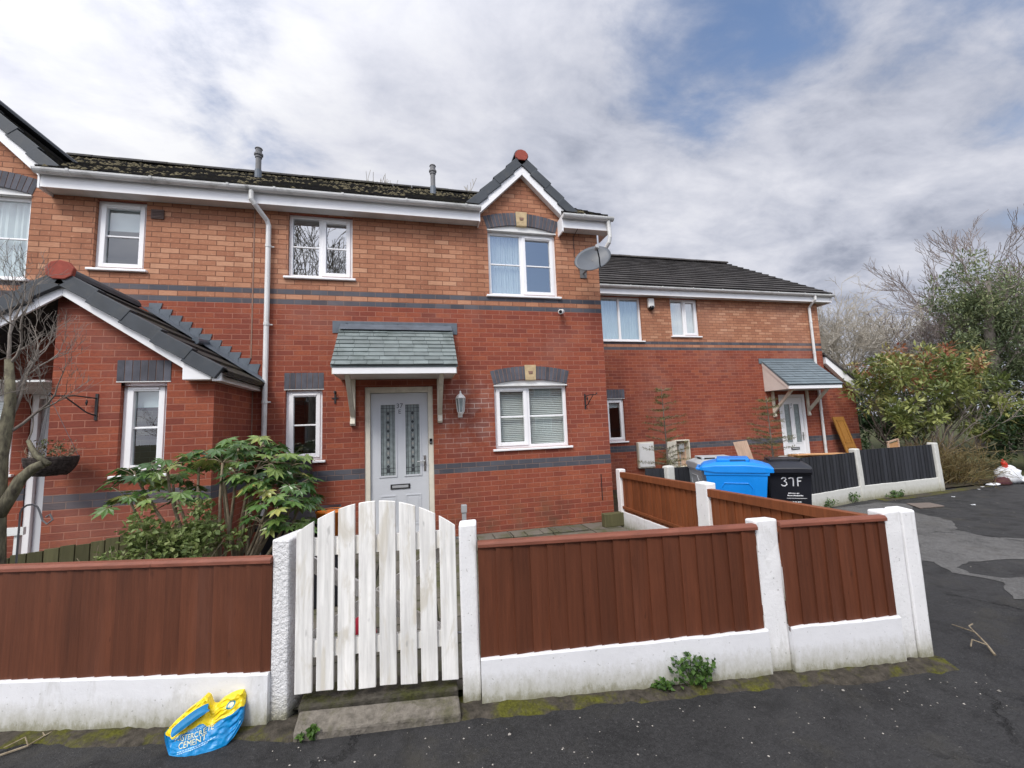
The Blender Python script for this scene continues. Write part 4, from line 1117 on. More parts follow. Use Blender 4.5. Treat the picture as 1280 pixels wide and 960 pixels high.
def dish():
    t = thing('satellite_dish', 'grey oval satellite dish on the upper right corner of the brick house', 'satellite dish', (-.10,0,4.3))
    c = V((-.34,-.50,4.17)); ax = V((-.25,-.80,.30)).normalized()   # where it looks
    u = V((0,0,1)); u = (u - ax*u.dot(ax)).normalized(); w = u.cross(ax).normalized()
    rot = R(-28); u, w = u*math.cos(rot)+w*math.sin(rot), w*math.cos(rot)-u*math.sin(rot)
    m = MB(); n, rr = 28, 6; vs = []
    for i in range(rr+1):
        r = i/rr
        for k in range(n):
            a = 2*math.pi*k/n; vs.append(c + w*(.315*r*math.cos(a)) + u*(.225*r*math.sin(a)) + ax*(.055*(r*r-1)))
    vs2 = [v - ax*.006 for v in vs]; off = len(vs); fs = []
    for i in range(rr):
        for k in range(n):
            k2 = (k+1) % n
            fs.append((i*n+k, (i+1)*n+k, (i+1)*n+k2, i*n+k2)); fs.append((off+i*n+k, off+i*n+k2, off+(i+1)*n+k2, off+(i+1)*n+k))
    for k in range(n): k2 = (k+1) % n; fs.append((rr*n+k, off+rr*n+k, off+rr*n+k2, rr*n+k2))
    m.idx(vs+vs2, fs); m.build('reflector', M['dish'], t, smooth=True)
    a = MB(); f0 = c - u*.21 - ax*.0; f1 = c + ax*.30 - u*.06
    a.tube([f0, (f0+f1)/2 - u*.02, f1], .011, 6); a.build('feed_arm', M['black_metal'], t)
    l = MB(); d = (c-f1).normalized(); l.tube([f1-d*.03, f1+d*.02, f1+d*.07], [.03,.034,.026], 10); l.tube([f1, f1-u*.05+ax*.01], .012, 6); l.build('receiver_head', M['grey_plastic'], t)
    b = MB(); b.tube([c-ax*.05, c-ax*.10, V((-.30,-.12,4.10)), V((-.30,-.01,4.10))], .016, 8); b.box(-.36,-.24,-.014,-.002,4.02,4.18); b.build('wall_mount', M['pipe_grey'], t)
    k = MB(); k.tube([(-.44,-.21,4.80),(-.45,-.02,4.74),(-.44,-.012,4.4),(-.38,-.03,4.15)], .005, 5); k.build('cable', M['black_metal'], t)
dish()
t = thing('security_camera', 'small white security camera on red brick under the blue course', 'camera', (-.75,0,3.40))
m = MB(); m.lathe((0,0,0), [(.03,-.002),(.03,.03)], 12)
for i, v in enumerate(m.v): m.v[i] = (-.755+v[0], -v[2]-.002, 3.40+v[1])
m.tube([(-.755,-.03,3.40),(-.77,-.07,3.39)], .012, 8); m.build('camera_mount', M['white_plastic'], t)
m = MB(); m.tube([(-.74,-.06,3.40),(-.745,-.065,3.40),(-.80,-.14,3.375),(-.803,-.145,3.374)], [.03,.042,.042,.036], 14); m.build('camera_body', M['white_plastic'], t)
m = MB(); m.tube([(-.803,-.145,3.374),(-.808,-.152,3.372)], [.03,.026], 12); m.build('lens', M['black_gloss'], t)
t = thing('security_camera', 'white dome security camera between upper windows of the set-back house', 'camera', (2.86,FY,4.55))
m = MB(); m.box(2.78,2.96,FY-.09,FY-.003,4.46,4.72); m.build('camera_body', M['white_plastic'], t, bevel=.03, bseg=4)
m = MB(); m.lathe((2.87,FY-.075,4.40), [(.02,-.01),(.055,.02),(.07,.06),(.06,.1)], 14); m.build('lens', M['black_gloss'], t, smooth=True)
t = MB(); t.box(-2.925,-2.895,-.012+.0,-.0,1.33,1.40); 
db = thing('doorbell', 'small black doorbell on the white door frame', 'doorbell', (-2.915,.01,1.36))
m = MB(); m.box(-2.945,-2.905,-.004,.014,1.32,1.40); m.build('housing', M['black_gloss'], db, bevel=.004)
m = MB(); m.lathe((0,0,0), [(.009,0),(.009,.004)], 10)
for i, v in enumerate(m.v): m.v[i] = (-2.925+v[0], -.004-v[2], 1.345+v[1])
m.build('button', M['grey_plastic'], db)
# meter boxes on the set-back house
def meter_box(x0, x1, z0, z1, label, kind, group='meter boxes on the set-back house'):
    t = thing('meter_box', label, 'meter box', ((x0+x1)/2, FY, z0), group=group); y = FY
    if kind == 'shut':
        m = MB(); m.box(x0, x1, y-.09, y-.002, z0, z1); b = m.build('cabinet', M['cream'], t, bevel=.01)
        m = MB(); m.box(x0+.02, x1-.02, y-.105, y-.09, z0+.03, z1-.03)
        m.build('cabinet_door', M['white_plastic'], t, bevel=.006)
    else:
        m = MB(); f = .03
        m.box(x0, x0+f, y-.16, y-.002, z0, z1); m.box(x1-f, x1, y-.16, y-.002, z0, z1); m.box(x0+f, x1-f, y-.159, y-.002, z1-f, z1); m.box(x0+f, x1-f, y-.159, y-.002, z0, z0+f); m.box(x0+f, x1-f, y-.02, y-.003, z0+f, z1-f, mi=1)
        m.build('cabinet', [M['cream'], M['ply']], t, bevel=.005)
        m = MB(); m.obox((x0,y-.16,z0+.02), (-.36,-.14,0), (.006,-.02,0), (0,0,z1-z0-.04)); m.build('cabinet_door', M['cream'], t, bevel=.006)
        m = MB(); xm = (x0+x1)/2; m.box(xm-.07,xm+.08,y-.10,y-.02,z1-.3,z1-.1); m.lathe((0,0,0), [(.045,0),(.045,.01)], 14)
        for i in range(len(m.v)-28, len(m.v)): v = m.v[i]; m.v[i] = (xm+v[0], y-.101-v[2], z1-.19+v[1])
        m.tube([(xm-.03,y-.06,z1-.3),(xm-.03,y-.06,z0+.03)], .014, 6); m.build('meter', M['grey_plastic'], t)
meter_box(2.19, 2.63, .40, 1.035, 'closed white meter box on the red brick, leftmost of the pair', 'shut')
meter_box(3.19, 3.60, .36, 1.045, 'open meter box with its dirty white door swung aside and meter showing', 'open')
# wood and boards in the neighbour's garden
t = thing('oak_door', 'golden oak panelled door leaning against the brick lean-to wall', 'door panel', (8.6,2.6,-.1), 0)
m = MB(); 
o = V((8.50,2.60,-.1)); up = V((-.13,.36,1.56)); a = V((.42,.02,0)); nn = a.cross(up).normalized()*-.035
if nn.y > 0: nn = -nn
m.obox(o, a, -nn, up); b = m.build('leaf', M['oak'], t, bevel=.004)
for f0, f1 in ((.06,.46),(.53,.94)):
    m = MB(); q = nn.normalized()
    for (ga, gb, ha, hb) in ((.2,.8,f0,f0+.015),(.2,.8,f1-.015,f1),(.2,.225,f0,f1),(.775,.8,f0,f1)):
        m.obox(o+a*ga+up*ha+q*.001, a*(gb-ga), q*.012, up*(hb-ha))
    m.obox(o+a*.27+up*(f0+.05)+q*.001, a*.46, q*.008, up*(f1-f0-.1))
    m.build('moulding', M['oak'], t)
m = MB(); m.obox((3.05,.45,.28), (.34,.02,.02), (.008,.012,0), (-.16,.10,.78))
tag(m.build('chipboard_offcut', M['ply'], loc=(3.1,.5,.3), bevel=.002), 'pale chipboard offcut leaning upright behind the bins', 'board')
t = thing('plank_stack', 'orange wooden planks stacked behind the black fence near the white door', 'planks', (5.5,1.3,.4))
for k in range(3):
    m = MB(); m.obox((4.85+k*.05,1.25-k*.10,.60+k*.032), (1.5,.12,-.05), (-.03,.22,0), (0,0,.026), tint=random.random()); m.build('plank', M['orange_wood'], t, bevel=.003)
m = MB(); m.box(4.95,5.05,1.2,1.5,-.1,.60); m.box(5.95,6.05,1.3,1.6,-.1,.55); m.build('trestle', M['orange_wood'], t)
t = thing('wooden_crate', 'open wooden crate frame showing above the black fence end', 'crate', (8.3,1.5,-.1))
m = MB()
for q in (((8.05,1.4,.78),(.50,.10,.06)),((8.05,1.4,.45),(.50,.10,.03))): m.obox(q[0], q[1], (0,.03,0), (0,0,.035))
m.obox((8.05,1.4,-.1), (.035,0,0), (0,.03,0), (0,0,.9)); m.obox((8.53,1.5,-.1), (.035,0,0), (0,.03,0), (0,0,.96)); m.build('frame', M['ply'], t)
m = MB(); m.obox((8.09,1.43,.3), (.44,.09,.05), (0,.01,0), (0,0,.45)); m.build('panel', M['orange_wood'], t)
# ------------------------------------------------------------------ vegetation
def rvec(): 
    while True:
        v = V((random.uniform(-1,1), random.uniform(-1,1), random.uniform(-1,1)))
        if .05 < v.length < 1: return v.normalized()
def grow(mb, p, d, L, r, depth, spread=.6, up=.25, kids=3, sides=5, wob=.18, shrink=.68, rmin=.003, ends=None):
    """recursive bare branching"""
    n = 4; pts = [p]; rad = [r]; q = V(p); dd = V(d)
    for i in range(n):
        dd = (dd + rvec()*wob + V((0,0,up*.25))).normalized(); q = q + dd*(L/n); pts.append(q.copy()); rad.append(max(rmin, r*(1-.45*(i+1)/n)))
    mb.tube(pts, rad, sides if depth > 1 else 3, tint=random.random(), cap=False)
    if ends is not None and depth <= 1: ends.append((q.copy(), dd.copy()))
    if depth <= 0: return
    for k in range(kids):
        f = random.uniform(.35, 1.) if k else 1.; i = min(n, max(1, round(f*n)))
        ax = dd.cross(rvec()); 
        nd = (dd + rvec()*spread + V((0,0,up))).normalized()
        grow(mb, pts[i], nd, L*shrink*random.uniform(.75,1.15), max(rmin, rad[i]*.72), depth-1, spread, up, kids, sides, wob, shrink, rmin, ends)
def leafq(mb, p, d, n, L, W, tint, fold=.25):
    """one leaf: two quads folded along the midrib"""
    d = d.normalized(); s = d.cross(n)
    if s.length < 1e-4: s = d.cross(V((.3,.5,.8)))
    s.normalize(); n = s.cross(d)
    a, b, c = p, p+d*L*.5 - n*L*.04, p+d*L
    l, r = b+s*W*.5+n*W*fold, b-s*W*.5+n*W*fold
    mb.idx([a, b, c, l, r], [(0,1,3),(1,2,3),(0,4,1),(1,4,2)], tint=tint)

def bare_tree(name, label, loc, H, r, kids=3, depth=6, spread=.55, mat='twig_far', trunk_h=.25, up=.22, group=None, seed=1, rmin=.008, first=5, lean=(0,0)):
    random.seed(seed)
    t = thing(name, label, 'tree', loc, 0, group); o = V(loc)
    tr = MB(); th = H*trunk_h; top = o+V((lean[0],lean[1],th))
    tr.tube([o-V((0,0,.2)), o+V((0.03,0,th*.3)), o.lerp(top,.65), top], [r*1.25, r, r*.85, r*.72], 10)
    br = MB()
    for k in range(first):
        a = 2*math.pi*k/first+random.uniform(-.4,.4); ti = random.uniform(.2,.85) if k else .05
        d = V((math.cos(a)*ti, math.sin(a)*ti, 1)).normalized()
        grow(br, o.lerp(top, random.uniform(.75,1.)) if k else top, d, H*.25, r*.5, depth, spread, up, kids, 6, .16, .72, rmin)
    tr.build('trunk', M[mat], t, smooth=True); br.build('branches', M[mat], t, smooth=True)
    return t

# a house across the road: only its mirror image in the front windows is seen
oh = thing('opposite_house', 'brick house across the road mirrored in the lower windows', 'house', (-5,-21,-.1))
ow = MB(); ww = [(-9.5,-8.2,1.1,2.2), (-6.2,-5.0,1.1,2.2), (-9.5,-8.2,3.6,4.7), (-6.2,-5.0,3.6,4.7), (-2.6,-1.4,1.1,2.2), (-2.6,-1.4,3.6,4.7), (1.5,2.7,1.1,2.2), (1.5,2.7,3.6,4.7), (5,6.2,1.1,2.2), (5,6.2,3.6,4.7), (9,10.2,1.1,2.2), (9,10.2,3.6,4.7)]
ow.box(-11,16,-28,-21,-.1,4.9); ow.build('wall', M['brick'], oh)
orf = MB(); orf.prism([(-11.3,-20.6,4.8),(-11.3,-24.5,7.4),(-11.3,-28.4,4.8)], (27.6,0,0)); orf.build('roof', M['tile_far'], oh)
for a, b, c_, d in ww:
    q = MB(); q.box(a,b,-21,-20.96,c_,d); w = q.build('window', M['upvc'], oh)
    q = MB(); q.box(a+.07,(a+b)/2-.03,-20.96,-20.95,c_+.07,d-.07); q.build('pane', M['leaded'], w)
    q = MB(); q.box((a+b)/2+.03,b-.07,-20.96,-20.95,c_+.07,d-.07); q.build('pane', M['leaded'], w)
q = MB(); q.box(-4.4,-3.4,-21,-20.95,-.1,2.1); q.build('door', M['upvc'], oh)
# round bare tree beyond the set-back house and taller ones at the right edge
b1 = bare_tree('bare_tree', 'round crowned bare tree beyond the set-back house gable', (17.6,9.8,-.1), 8.6, .2, 3, 6, .66, up=.02, seed=11, rmin=.008, first=12, trunk_h=.2, group='bare winter trees')
b2 = bare_tree('bare_tree', 'tall reddish bare tree rising behind the evergreen at the right edge', (23.3,5.2,-.1), 10.4, .22, 3, 6, .5, mat='twig_red', up=.12, seed=23, rmin=.008, first=7, group='bare winter trees')
b3 = bare_tree('bare_tree', 'bushy bare tree between the round bare tree and the evergreen', (19.6,6.0,-.1), 8.0, .15, 3, 6, .62, mat='twig_red', up=.10, seed=31, rmin=.008, first=8, trunk_h=.15, group='bare winter trees')
b4 = bare_tree('bare_tree', 'bare tree whose twig tips show over the mossy roof left of the small gable', (-.55,13.0,-.1), 12.0, .26, 3, 6, .45, up=.35, seed=41, rmin=.014, first=6, trunk_h=.35, group='bare winter trees')
b5 = copy_tree(b4); b5.location = (-3.6,14.5,-.1); b5.rotation_euler = (0,0,2.2); b5.scale = (.9,.9,1.07); b5['label'] = 'bare tree whose twig tips show over the mossy roof beside the slim flue'
# tree across the road, seen mirrored in the upper window
bare_tree('bare_tree', 'bare tree across the road, mirrored in the two-light window above the slim one', (-8.2,-16.5,-.1), 14.5, .18, 3, 4, .7, up=.1, seed=63, rmin=.015, first=9, trunk_h=.35, group='bare winter trees')

def crown(mb, c, rad, n, L, W, clumps, tints=(0,1), squash=1., droop=0., seed=0, inner=.45):
    """leaves in uneven clumps through an ellipsoid"""
    random.seed(seed); c = V(c); rad = V(rad); cs = []
    for _ in range(clumps):
        v = rvec()*random.uniform(inner, 1.0)
        cs.append((c+V((v.x*rad.x, v.y*rad.y, v.z*rad.z)), random.uniform(.14,.34)*min(rad), random.random()))
    for _ in range(n):
        q, r, tb = random.choice(cs); o = rvec()
        p = q + o*r*random.uniform(.35,1.05); d = (o + rvec()*.8 + V((0,0,-droop))).normalized()
        t = min(1, max(0, .55*tb + .45*random.random()))
        leafq(mb, p, d, (V((0,0,1))+rvec()*.7).normalized(), L*random.uniform(.6,1.25), W*random.uniform(.7,1.2), tints[0]+(tints[1]-tints[0])*t)

# photinia: big red-tipped shrub
ph = thing('photinia_shrub', 'large evergreen shrub with red tipped leaves beyond the black fence', 'shrub', (10.6,2.2,-.1))
random.seed(5); lv = MB(); st = MB(); ends = []
for k in range(9):
    a = k*.7; d = V((math.cos(a)*.75, math.sin(a)*.6, 1)).normalized()
    grow(st, V((10.6+.25*math.cos(a), 2.3+.2*math.sin(a), -.1)), d, 1.15, .045, 3, .75, .22, 3, 5, .2, .72, .008, ends)
crown(lv, (10.7,2.25,2.25), (2.25,1.5,.95), 4600, .17, .068, 80, (.1,.72), seed=6)
crown(lv, (9.2,1.75,1.35), (.85,.7,.5), 850, .17, .068, 20, (.1,.68), seed=7); crown(lv, (12.4,1.6,1.2), (1.1,.8,.8), 1200, .17, .068, 26, (.1,.72), seed=8)
crown(lv, (10.7,2.2,2.75), (1.9,1.3,.62), 1300, .15, .058, 60, (.62,1.0), seed=9)
lv.build('leaves', M['photinia'], ph); st.build('stems', M['branch'], ph, smooth=True)
# ivy-clad evergreen at the right edge
ev = thing('evergreen_tree', 'tall dark ivy clad evergreen at the right edge', 'tree', (17.2,4.0,-.1))
lv = MB(); tr = MB(); random.seed(3)
tr.tube([(17.2,4.0,-.3),(17.3,4.05,2),(17.1,3.9,4.2),(17.3,3.8,6.2)], [.24,.2,.15,.06], 8)
for k in range(14): grow(tr, V((17.2,3.95,1.5+.3*k)), V((random.uniform(-1,1),random.uniform(-1,1),.7)).normalized(), 1.3, .05, 3, .6, .2, 2, 5, .18, .7, .01)
crown(lv, (17.3,4.0,4.9), (1.6,1.5,2.5), 11000, .15, .05, 130, seed=12, inner=.2); crown(lv, (18.6,3.4,2.7), (2.3,1.7,2.4), 8500, .16, .06, 100, seed=13, inner=.3); crown(lv, (16.2,4.6,2.6), (1.3,1.2,1.6), 3500, .15, .07, 60, seed=14)
lv.build('crown', M['evergreen'], ev); tr.build('trunk', M['branch'], ev, smooth=True)
iv = thing('laurel_hedge', 'dark green laurel bush behind the rubbish bags at the right edge', 'bush', (12.6,1.0,-.1))
lv = MB(); crown(lv, (12.6,.95,.75), (1.9,.8,1.0), 3600, .13, .06, 70, seed=15, inner=.3); lv.build('leaves', M['ivy'], iv)
tr = MB(); random.seed(8)
for k in range(8): grow(tr, V((12.0+k*.18,1.0,-.1)), V((random.uniform(-.5,.5),random.uniform(-.4,.2),1)).normalized(), .6, .022, 2, .6, .2, 3, 4, .2, .7, .006)
tr.build('stems', M['branch'], iv)
bgl = thing('evergreen_hedge', 'dense dark hedge far behind the red tipped shrub', 'hedge', (15.2,6.8,-.1))
lv = MB(); crown(lv, (15.2,6.8,1.3), (3.4,1.0,1.5), 6500, .16, .075, 90, seed=16, inner=.2); lv.build('leaves', M['ivy'], bgl)
tr = MB(); random.seed(18)
for k in range(9): grow(tr, V((12.6+k*.62,6.8,-.1)), V((random.uniform(-.4,.4),0,1)).normalized(), .8, .03, 2, .6, .2, 3, 4, .2, .7, .01)
tr.build('stems', M['branch'], bgl)
# dry tangle at the kerb
db_ = thing('dry_bush', 'dry brown tangled bush beside the last black fence post', 'bush', (8.45,.45,-.1))
random.seed(21); m = MB()
for k in range(110):
    a = random.uniform(0,6.28); r0 = random.uniform(0,.35); ti = random.uniform(.15,1.3)
    p = V((8.5+r0*math.cos(a)*1.5, .5+r0*math.sin(a), -.1)); d = V((math.cos(a)*ti, math.sin(a)*ti*.7, 1)).normalized()
    grow(m, p, d, random.uniform(.35,.62), .008, 2, .9, -.05, 3, 3, .35, .75, .0035)
m.build('stems', M['dry'], db_)

# two young firs in front of the set-back house
def fir(label, x, y, H, seed, sparse=1.):
    random.seed(seed); t = thing('young_fir', label, 'fir tree', (x,y,-.1), group='young firs in the neighbour garden')
    s = MB(); s.tube([(x,y,-.1),(x-.01,y,H*.5),(x-.03,y,H)], [.022,.015,.004], 6); nd = MB()
    z = .35; 
    while z < H-.08:
        f = 1-(z/H); L0 = .12+.62*f**1.0; nb = random.choice((3,4,4,5)); a0 = random.uniform(0,6.28)
        for k in range(nb):
            if random.random() < .18*sparse: continue
            a = a0+2*math.pi*k/nb+random.uniform(-.3,.3); L = L0*random.uniform(.6,1.2); o = V((x-.02*z/H,y,z))
            d = V((math.cos(a),math.sin(a),random.uniform(.05,.4))).normalized(); e = o+d*L+V((0,0,-.05*L))
            s.tube([o,o.lerp(e,.5)+V((0,0,.02)),e], [.006,.004,.002], 4)
            nt = max(3, int(L/.07))
            for i in range(nt+1):
                q = o.lerp(e,(i+.6)/(nt+.6))
                for sd in (-1,1,0):
                    td = (d*(.8 if sd else 1.4)+V((-d.y,d.x,0))*sd*.8+rvec()*.15).normalized(); tl = random.uniform(.07,.14)*(1-.35*i/(nt+1))
                    for j in range(12):
                        p = q+td*tl*j/12; w = (td+rvec()*.9).normalized(); leafq(nd, p, w, V((0,0,1)), .05, .008, random.random(), 0)
        z += random.uniform(.10,.17)
    s.build('trunk', M['branch'], t); nd.build('needles', M['needle'], t); return t
fir('sparse young fir in front of the meter boxes, left of the pair', 1.86, 1.2, 2.25, 51)
fir('sparse young fir beside the set-back house door, right of the pair', 4.45, 1.2, 2.0, 52, .7)

# fatsia with its bare bent stems
fa = thing('fatsia_shrub', 'glossy hand leaved shrub with bare bent stems behind the left front fence', 'shrub', (-4.85,-2.0,-.06))
random.seed(61); st = MB(); lv = MB()
def palm_leaf(p, d, n, size, tint):
    d = d.normalized(); s = d.cross(n); s.normalize(); n = s.cross(d)
    k = 7
    for i in range(k):
        a = (i-(k-1)/2)*.62; L = size*(1-.11*abs(i-3)**1.3*.55); dd = d*math.cos(a)+s*math.sin(a)-n*.22
        leafq(lv, p+dd*size*.04, dd, n, L, L*.36, min(1,max(0,tint+random.uniform(-.08,.08))), .18)
heads = [(-5.55,-2.05,1.20),(-5.35,-1.9,1.16),(-5.1,-2.0,1.30),(-5.2,-2.15,1.02),(-4.95,-1.9,1.36),(-4.78,-2.0,1.42),(-4.62,-1.9,1.34),(-4.5,-2.05,1.27),(-4.35,-1.95,1.22),(-4.28,-2.1,1.02),(-4.45,-2.15,.98),(-4.62,-2.1,1.12),(-4.85,-2.15,1.30),(-4.38,-2.2,.92),(-4.6,-2.1,1.22),(-5.3,-2.1,1.28),(-4.25,-2.0,.84),(-4.7,-1.75,1.40),(-5.0,-1.75,1.2),(-4.42,-1.8,1.08),(-4.5,-2.2,.74),(-4.30,-2.2,.70),(-5.62,-2.0,1.0)]
base = [(-5.0,-2.0,-.06),(-4.88,-1.98,-.06),(-4.80,-2.05,-.06),(-4.72,-1.95,-.06),(-4.9,-2.1,-.06)]
for h in heads:
    h = V(h); b = V(random.choice(base)); hor = V((h.x-b.x,h.y-b.y,0))
    m1 = b+hor*.28+V((random.uniform(-.05,.05),random.uniform(-.08,.02),(h.z-b.z)*.30)); m2 = b+hor*.80+V((random.uniform(-.08,.08),random.uniform(-.08,.08),(h.z-b.z)*random.uniform(.42,.66)))
    pts = []
    for i in range(9):
        f = i/8; p = b*(1-f)**3+m1*3*f*(1-f)**2+m2*3*f*f*(1-f)+h*f**3; pts.append(p)
    st.tube(pts, [.022-.012*i/8 for i in range(9)], 7)
    for k in range(random.randint(11,15)):
        a = random.uniform(0,6.28); ti = random.uniform(-.25,.75); pd = V((math.cos(a),math.sin(a),ti)).normalized(); pl = random.uniform(.10,.24)
        e = h+pd*pl; st.tube([h, h+pd*pl*.5+V((0,0,.015)), e], .0035, 4)
        d = V((math.cos(a),math.sin(a),random.uniform(-.75,-.05))); n = V((math.cos(a)*.35,math.sin(a)*.35,1))+rvec()*.35
        yl = random.random(); palm_leaf(e, d, n.normalized(), random.uniform(.085,.15), random.uniform(0,.75) if yl < .88 else random.uniform(.75,1))
st.build('stems', M['stem_pale'], fa, smooth=True); lv.build('leaves', M['fatsia'], fa)
pb = thing('small_leaved_shrub', 'pale small leaved shrub at the foot of the hand leaved one', 'shrub', (-5.1,-2.35,-.06))
lv = MB(); st = MB(); random.seed(71)
for k in range(26):
    a = random.uniform(0,6.28); grow(st, V((-5.15+random.uniform(-.35,.35),-2.35+random.uniform(-.15,.15),-.06)), V((math.cos(a)*.5,math.sin(a)*.4,1)).normalized(), .48, .006, 1, .7, .2, 4, 4, .25, .7, .002)
crown(lv, (-5.12,-2.35,.66), (.52,.32,.34), 2300, .05, .038, 60, seed=72, inner=.2)
st.build('stems', M['stem_pale'], pb); lv.build('leaves', M['palebush'], pb)

# bare garden tree at the left edge
tt = thing('bare_garden_tree', 'pruned bare tree with mossy trunk at the left edge behind the fence', 'tree', (-6.18,-2.4,-.06))
random.seed(83); tr = MB(); br = MB(); B_ = lambda x,y,z: V((x,y,z))
tr.tube([B_(-6.20,-2.4,-.1),B_(-6.22,-2.4,.5),B_(-6.235,-2.42,1.05),B_(-6.24,-2.42,1.45),B_(-6.22,-2.40,1.85),B_(-6.27,-2.38,2.2)], [.062,.056,.051,.043,.034,.024], 10)
tr.tube([B_(-6.235,-2.42,.98),B_(-6.16,-2.42,1.14),B_(-6.11,-2.41,1.27),B_(-6.04,-2.40,1.35),B_(-5.985,-2.40,1.375)], [.045,.041,.037,.034,.032], 10)
tr.tube([B_(-5.95,-2.40,1.37),B_(-6.05,-2.38,1.44),B_(-6.12,-2.36,1.56)], [.02,.02,.014], 6)
tr.build('trunk', M['trunk_moss'], tt, smooth=True)
for p, d, L, r in ((B_(-6.24,-2.42,1.45),V((-.5,.1,1)),.5,.03),(B_(-6.23,-2.4,1.7),V((.45,-.1,1)),.48,.03),(B_(-6.22,-2.4,1.62),V((.75,.2,.9)),.45,.024),(B_(-6.22,-2.4,1.85),V((.25,.2,1)),.5,.028),(B_(-6.27,-2.38,2.2),V((-.3,0,1)),.45,.026),(B_(-6.27,-2.38,2.15),V((.7,-.2,.9)),.42,.022),(B_(-6.25,-2.4,2.0),V((-.8,-.2,.8)),.42,.022),(B_(-6.22,-2.42,1.3),V((-.9,-.1,.6)),.4,.02),(B_(-6.12,-2.36,1.56),V((.35,.2,1)),.3,.012)):
    grow(br, p, d.normalized(), L*.95, r*.52, 4, .65, .16, 3, 5, .25, .68, .0012)
br.build('branches', M['branch'], tt, smooth=True)

# hanging basket
hb = thing('hanging_basket', 'dark wicker basket of withered plants hanging on the porch bracket', 'hanging basket', (-6.60,-1.42,1.24))
c = V((-6.60,-1.42,1.40)); m = MB()
for k in range(15):
    f = k/14; z = -.165*f; r = .185*math.sqrt(max(.0,1-.62*f**2)); n = 40
    pts = [c+V(((r+.006*math.sin(i*math.pi+k*math.pi)+random.uniform(-.003,.003))*math.cos(2*math.pi*i/n), (r+.006*math.sin(i*math.pi+k*math.pi))*math.sin(2*math.pi*i/n), z+random.uniform(-.003,.003))) for i in range(n+1)]
    m.tube(pts, .0075, 5, tint=random.random())
m.lathe(c, [(.12,-.165),(.17,-.03),(.16,-.02)], 20)
m.build('wicker_bowl', bark_mat('dark_wicker', (.018,.014,.013), (.075,.06,.055), 40), hb)
m = MB(); hk = V((-6.645,-1.43,1.985))
for k in range(3):
    a = k*2.094+.5; p = c+V((.18*math.cos(a),.18*math.sin(a),0))
    m.tube([p, p.lerp(hk,.5), hk], .0028, 4)
m.build('chain', M['pipe_grey'], hb)
m = MB(); sm = MB(); random.seed(91)
for k in range(24):
    a = random.uniform(0,6.28); grow(sm, c+V((.1*math.cos(a),.1*math.sin(a),-.02)), V((math.cos(a)*.6,math.sin(a)*.6,1)).normalized(), .10, .003, 1, .8, .1, 3, 3, .3, .7, .0015)
    for j in range(7): leafq(m, c+V((.15*math.cos(a+j)*random.random(),.15*math.sin(a+j)*random.random(),random.uniform(0,.17))), rvec(), V((0,0,1)), .035, .018, random.random())
sm.build('withered_stems', M['stem_pale'], hb); m.build('withered_leaves', leaf_mat('withered_leaf', [(0, (.10,.085,.05)), (.6, (.13,.13,.06)), (1, (.10,.14,.06))]), hb)

# weeds
def weed(label, x, y, z, w, h, n, seed):
    random.seed(seed); m = MB(); t = thing('weed', label, 'weed', (x,y,z), group='weeds along the fences')
    s = MB()
    for k in range(max(4, n//9)):
        a = random.uniform(0,6.28); e = V((x+w*random.uniform(-.5,.5), y+w*.3*random.uniform(-.6,.3), z+h*random.uniform(.3,1))); s.tube([V((x+random.uniform(-.02,.02),y,z)), e], .003, 4)
        for j in range(14): leafq(m, e+rvec()*h*.25, (rvec()+V((0,0,.2))).normalized(), V((0,-.4,1))+rvec()*.4, .034*random.uniform(.6,1.3), .026, random.random())
    s.build('stems', M['weed'], t); m.build('leaves', M['weed'], t)
weed('leafy green weed growing at the foot of the brown front fence', -1.56, -4.055, -.1, .20, .17, 150, 101)
weed('low straggly weed left of the leafy one at the front fence', -1.78, -4.02, -.1, .22, .06, 60, 102)
weed('green weed at the black fence post nearest the bins', 4.60, -.27, -.1, .28, .16, 90, 103)
weed('low weed in front of the last black fence panel', 5.75, -.20, -.1, .45, .10, 110, 104)
weed('small weed left of the black fence post', 3.9, -.45, -.1, .25, .14, 60, 105)
weed('small weed by the left gate post stone', -3.76, -3.83, -.1, .10, .05, 40, 106)

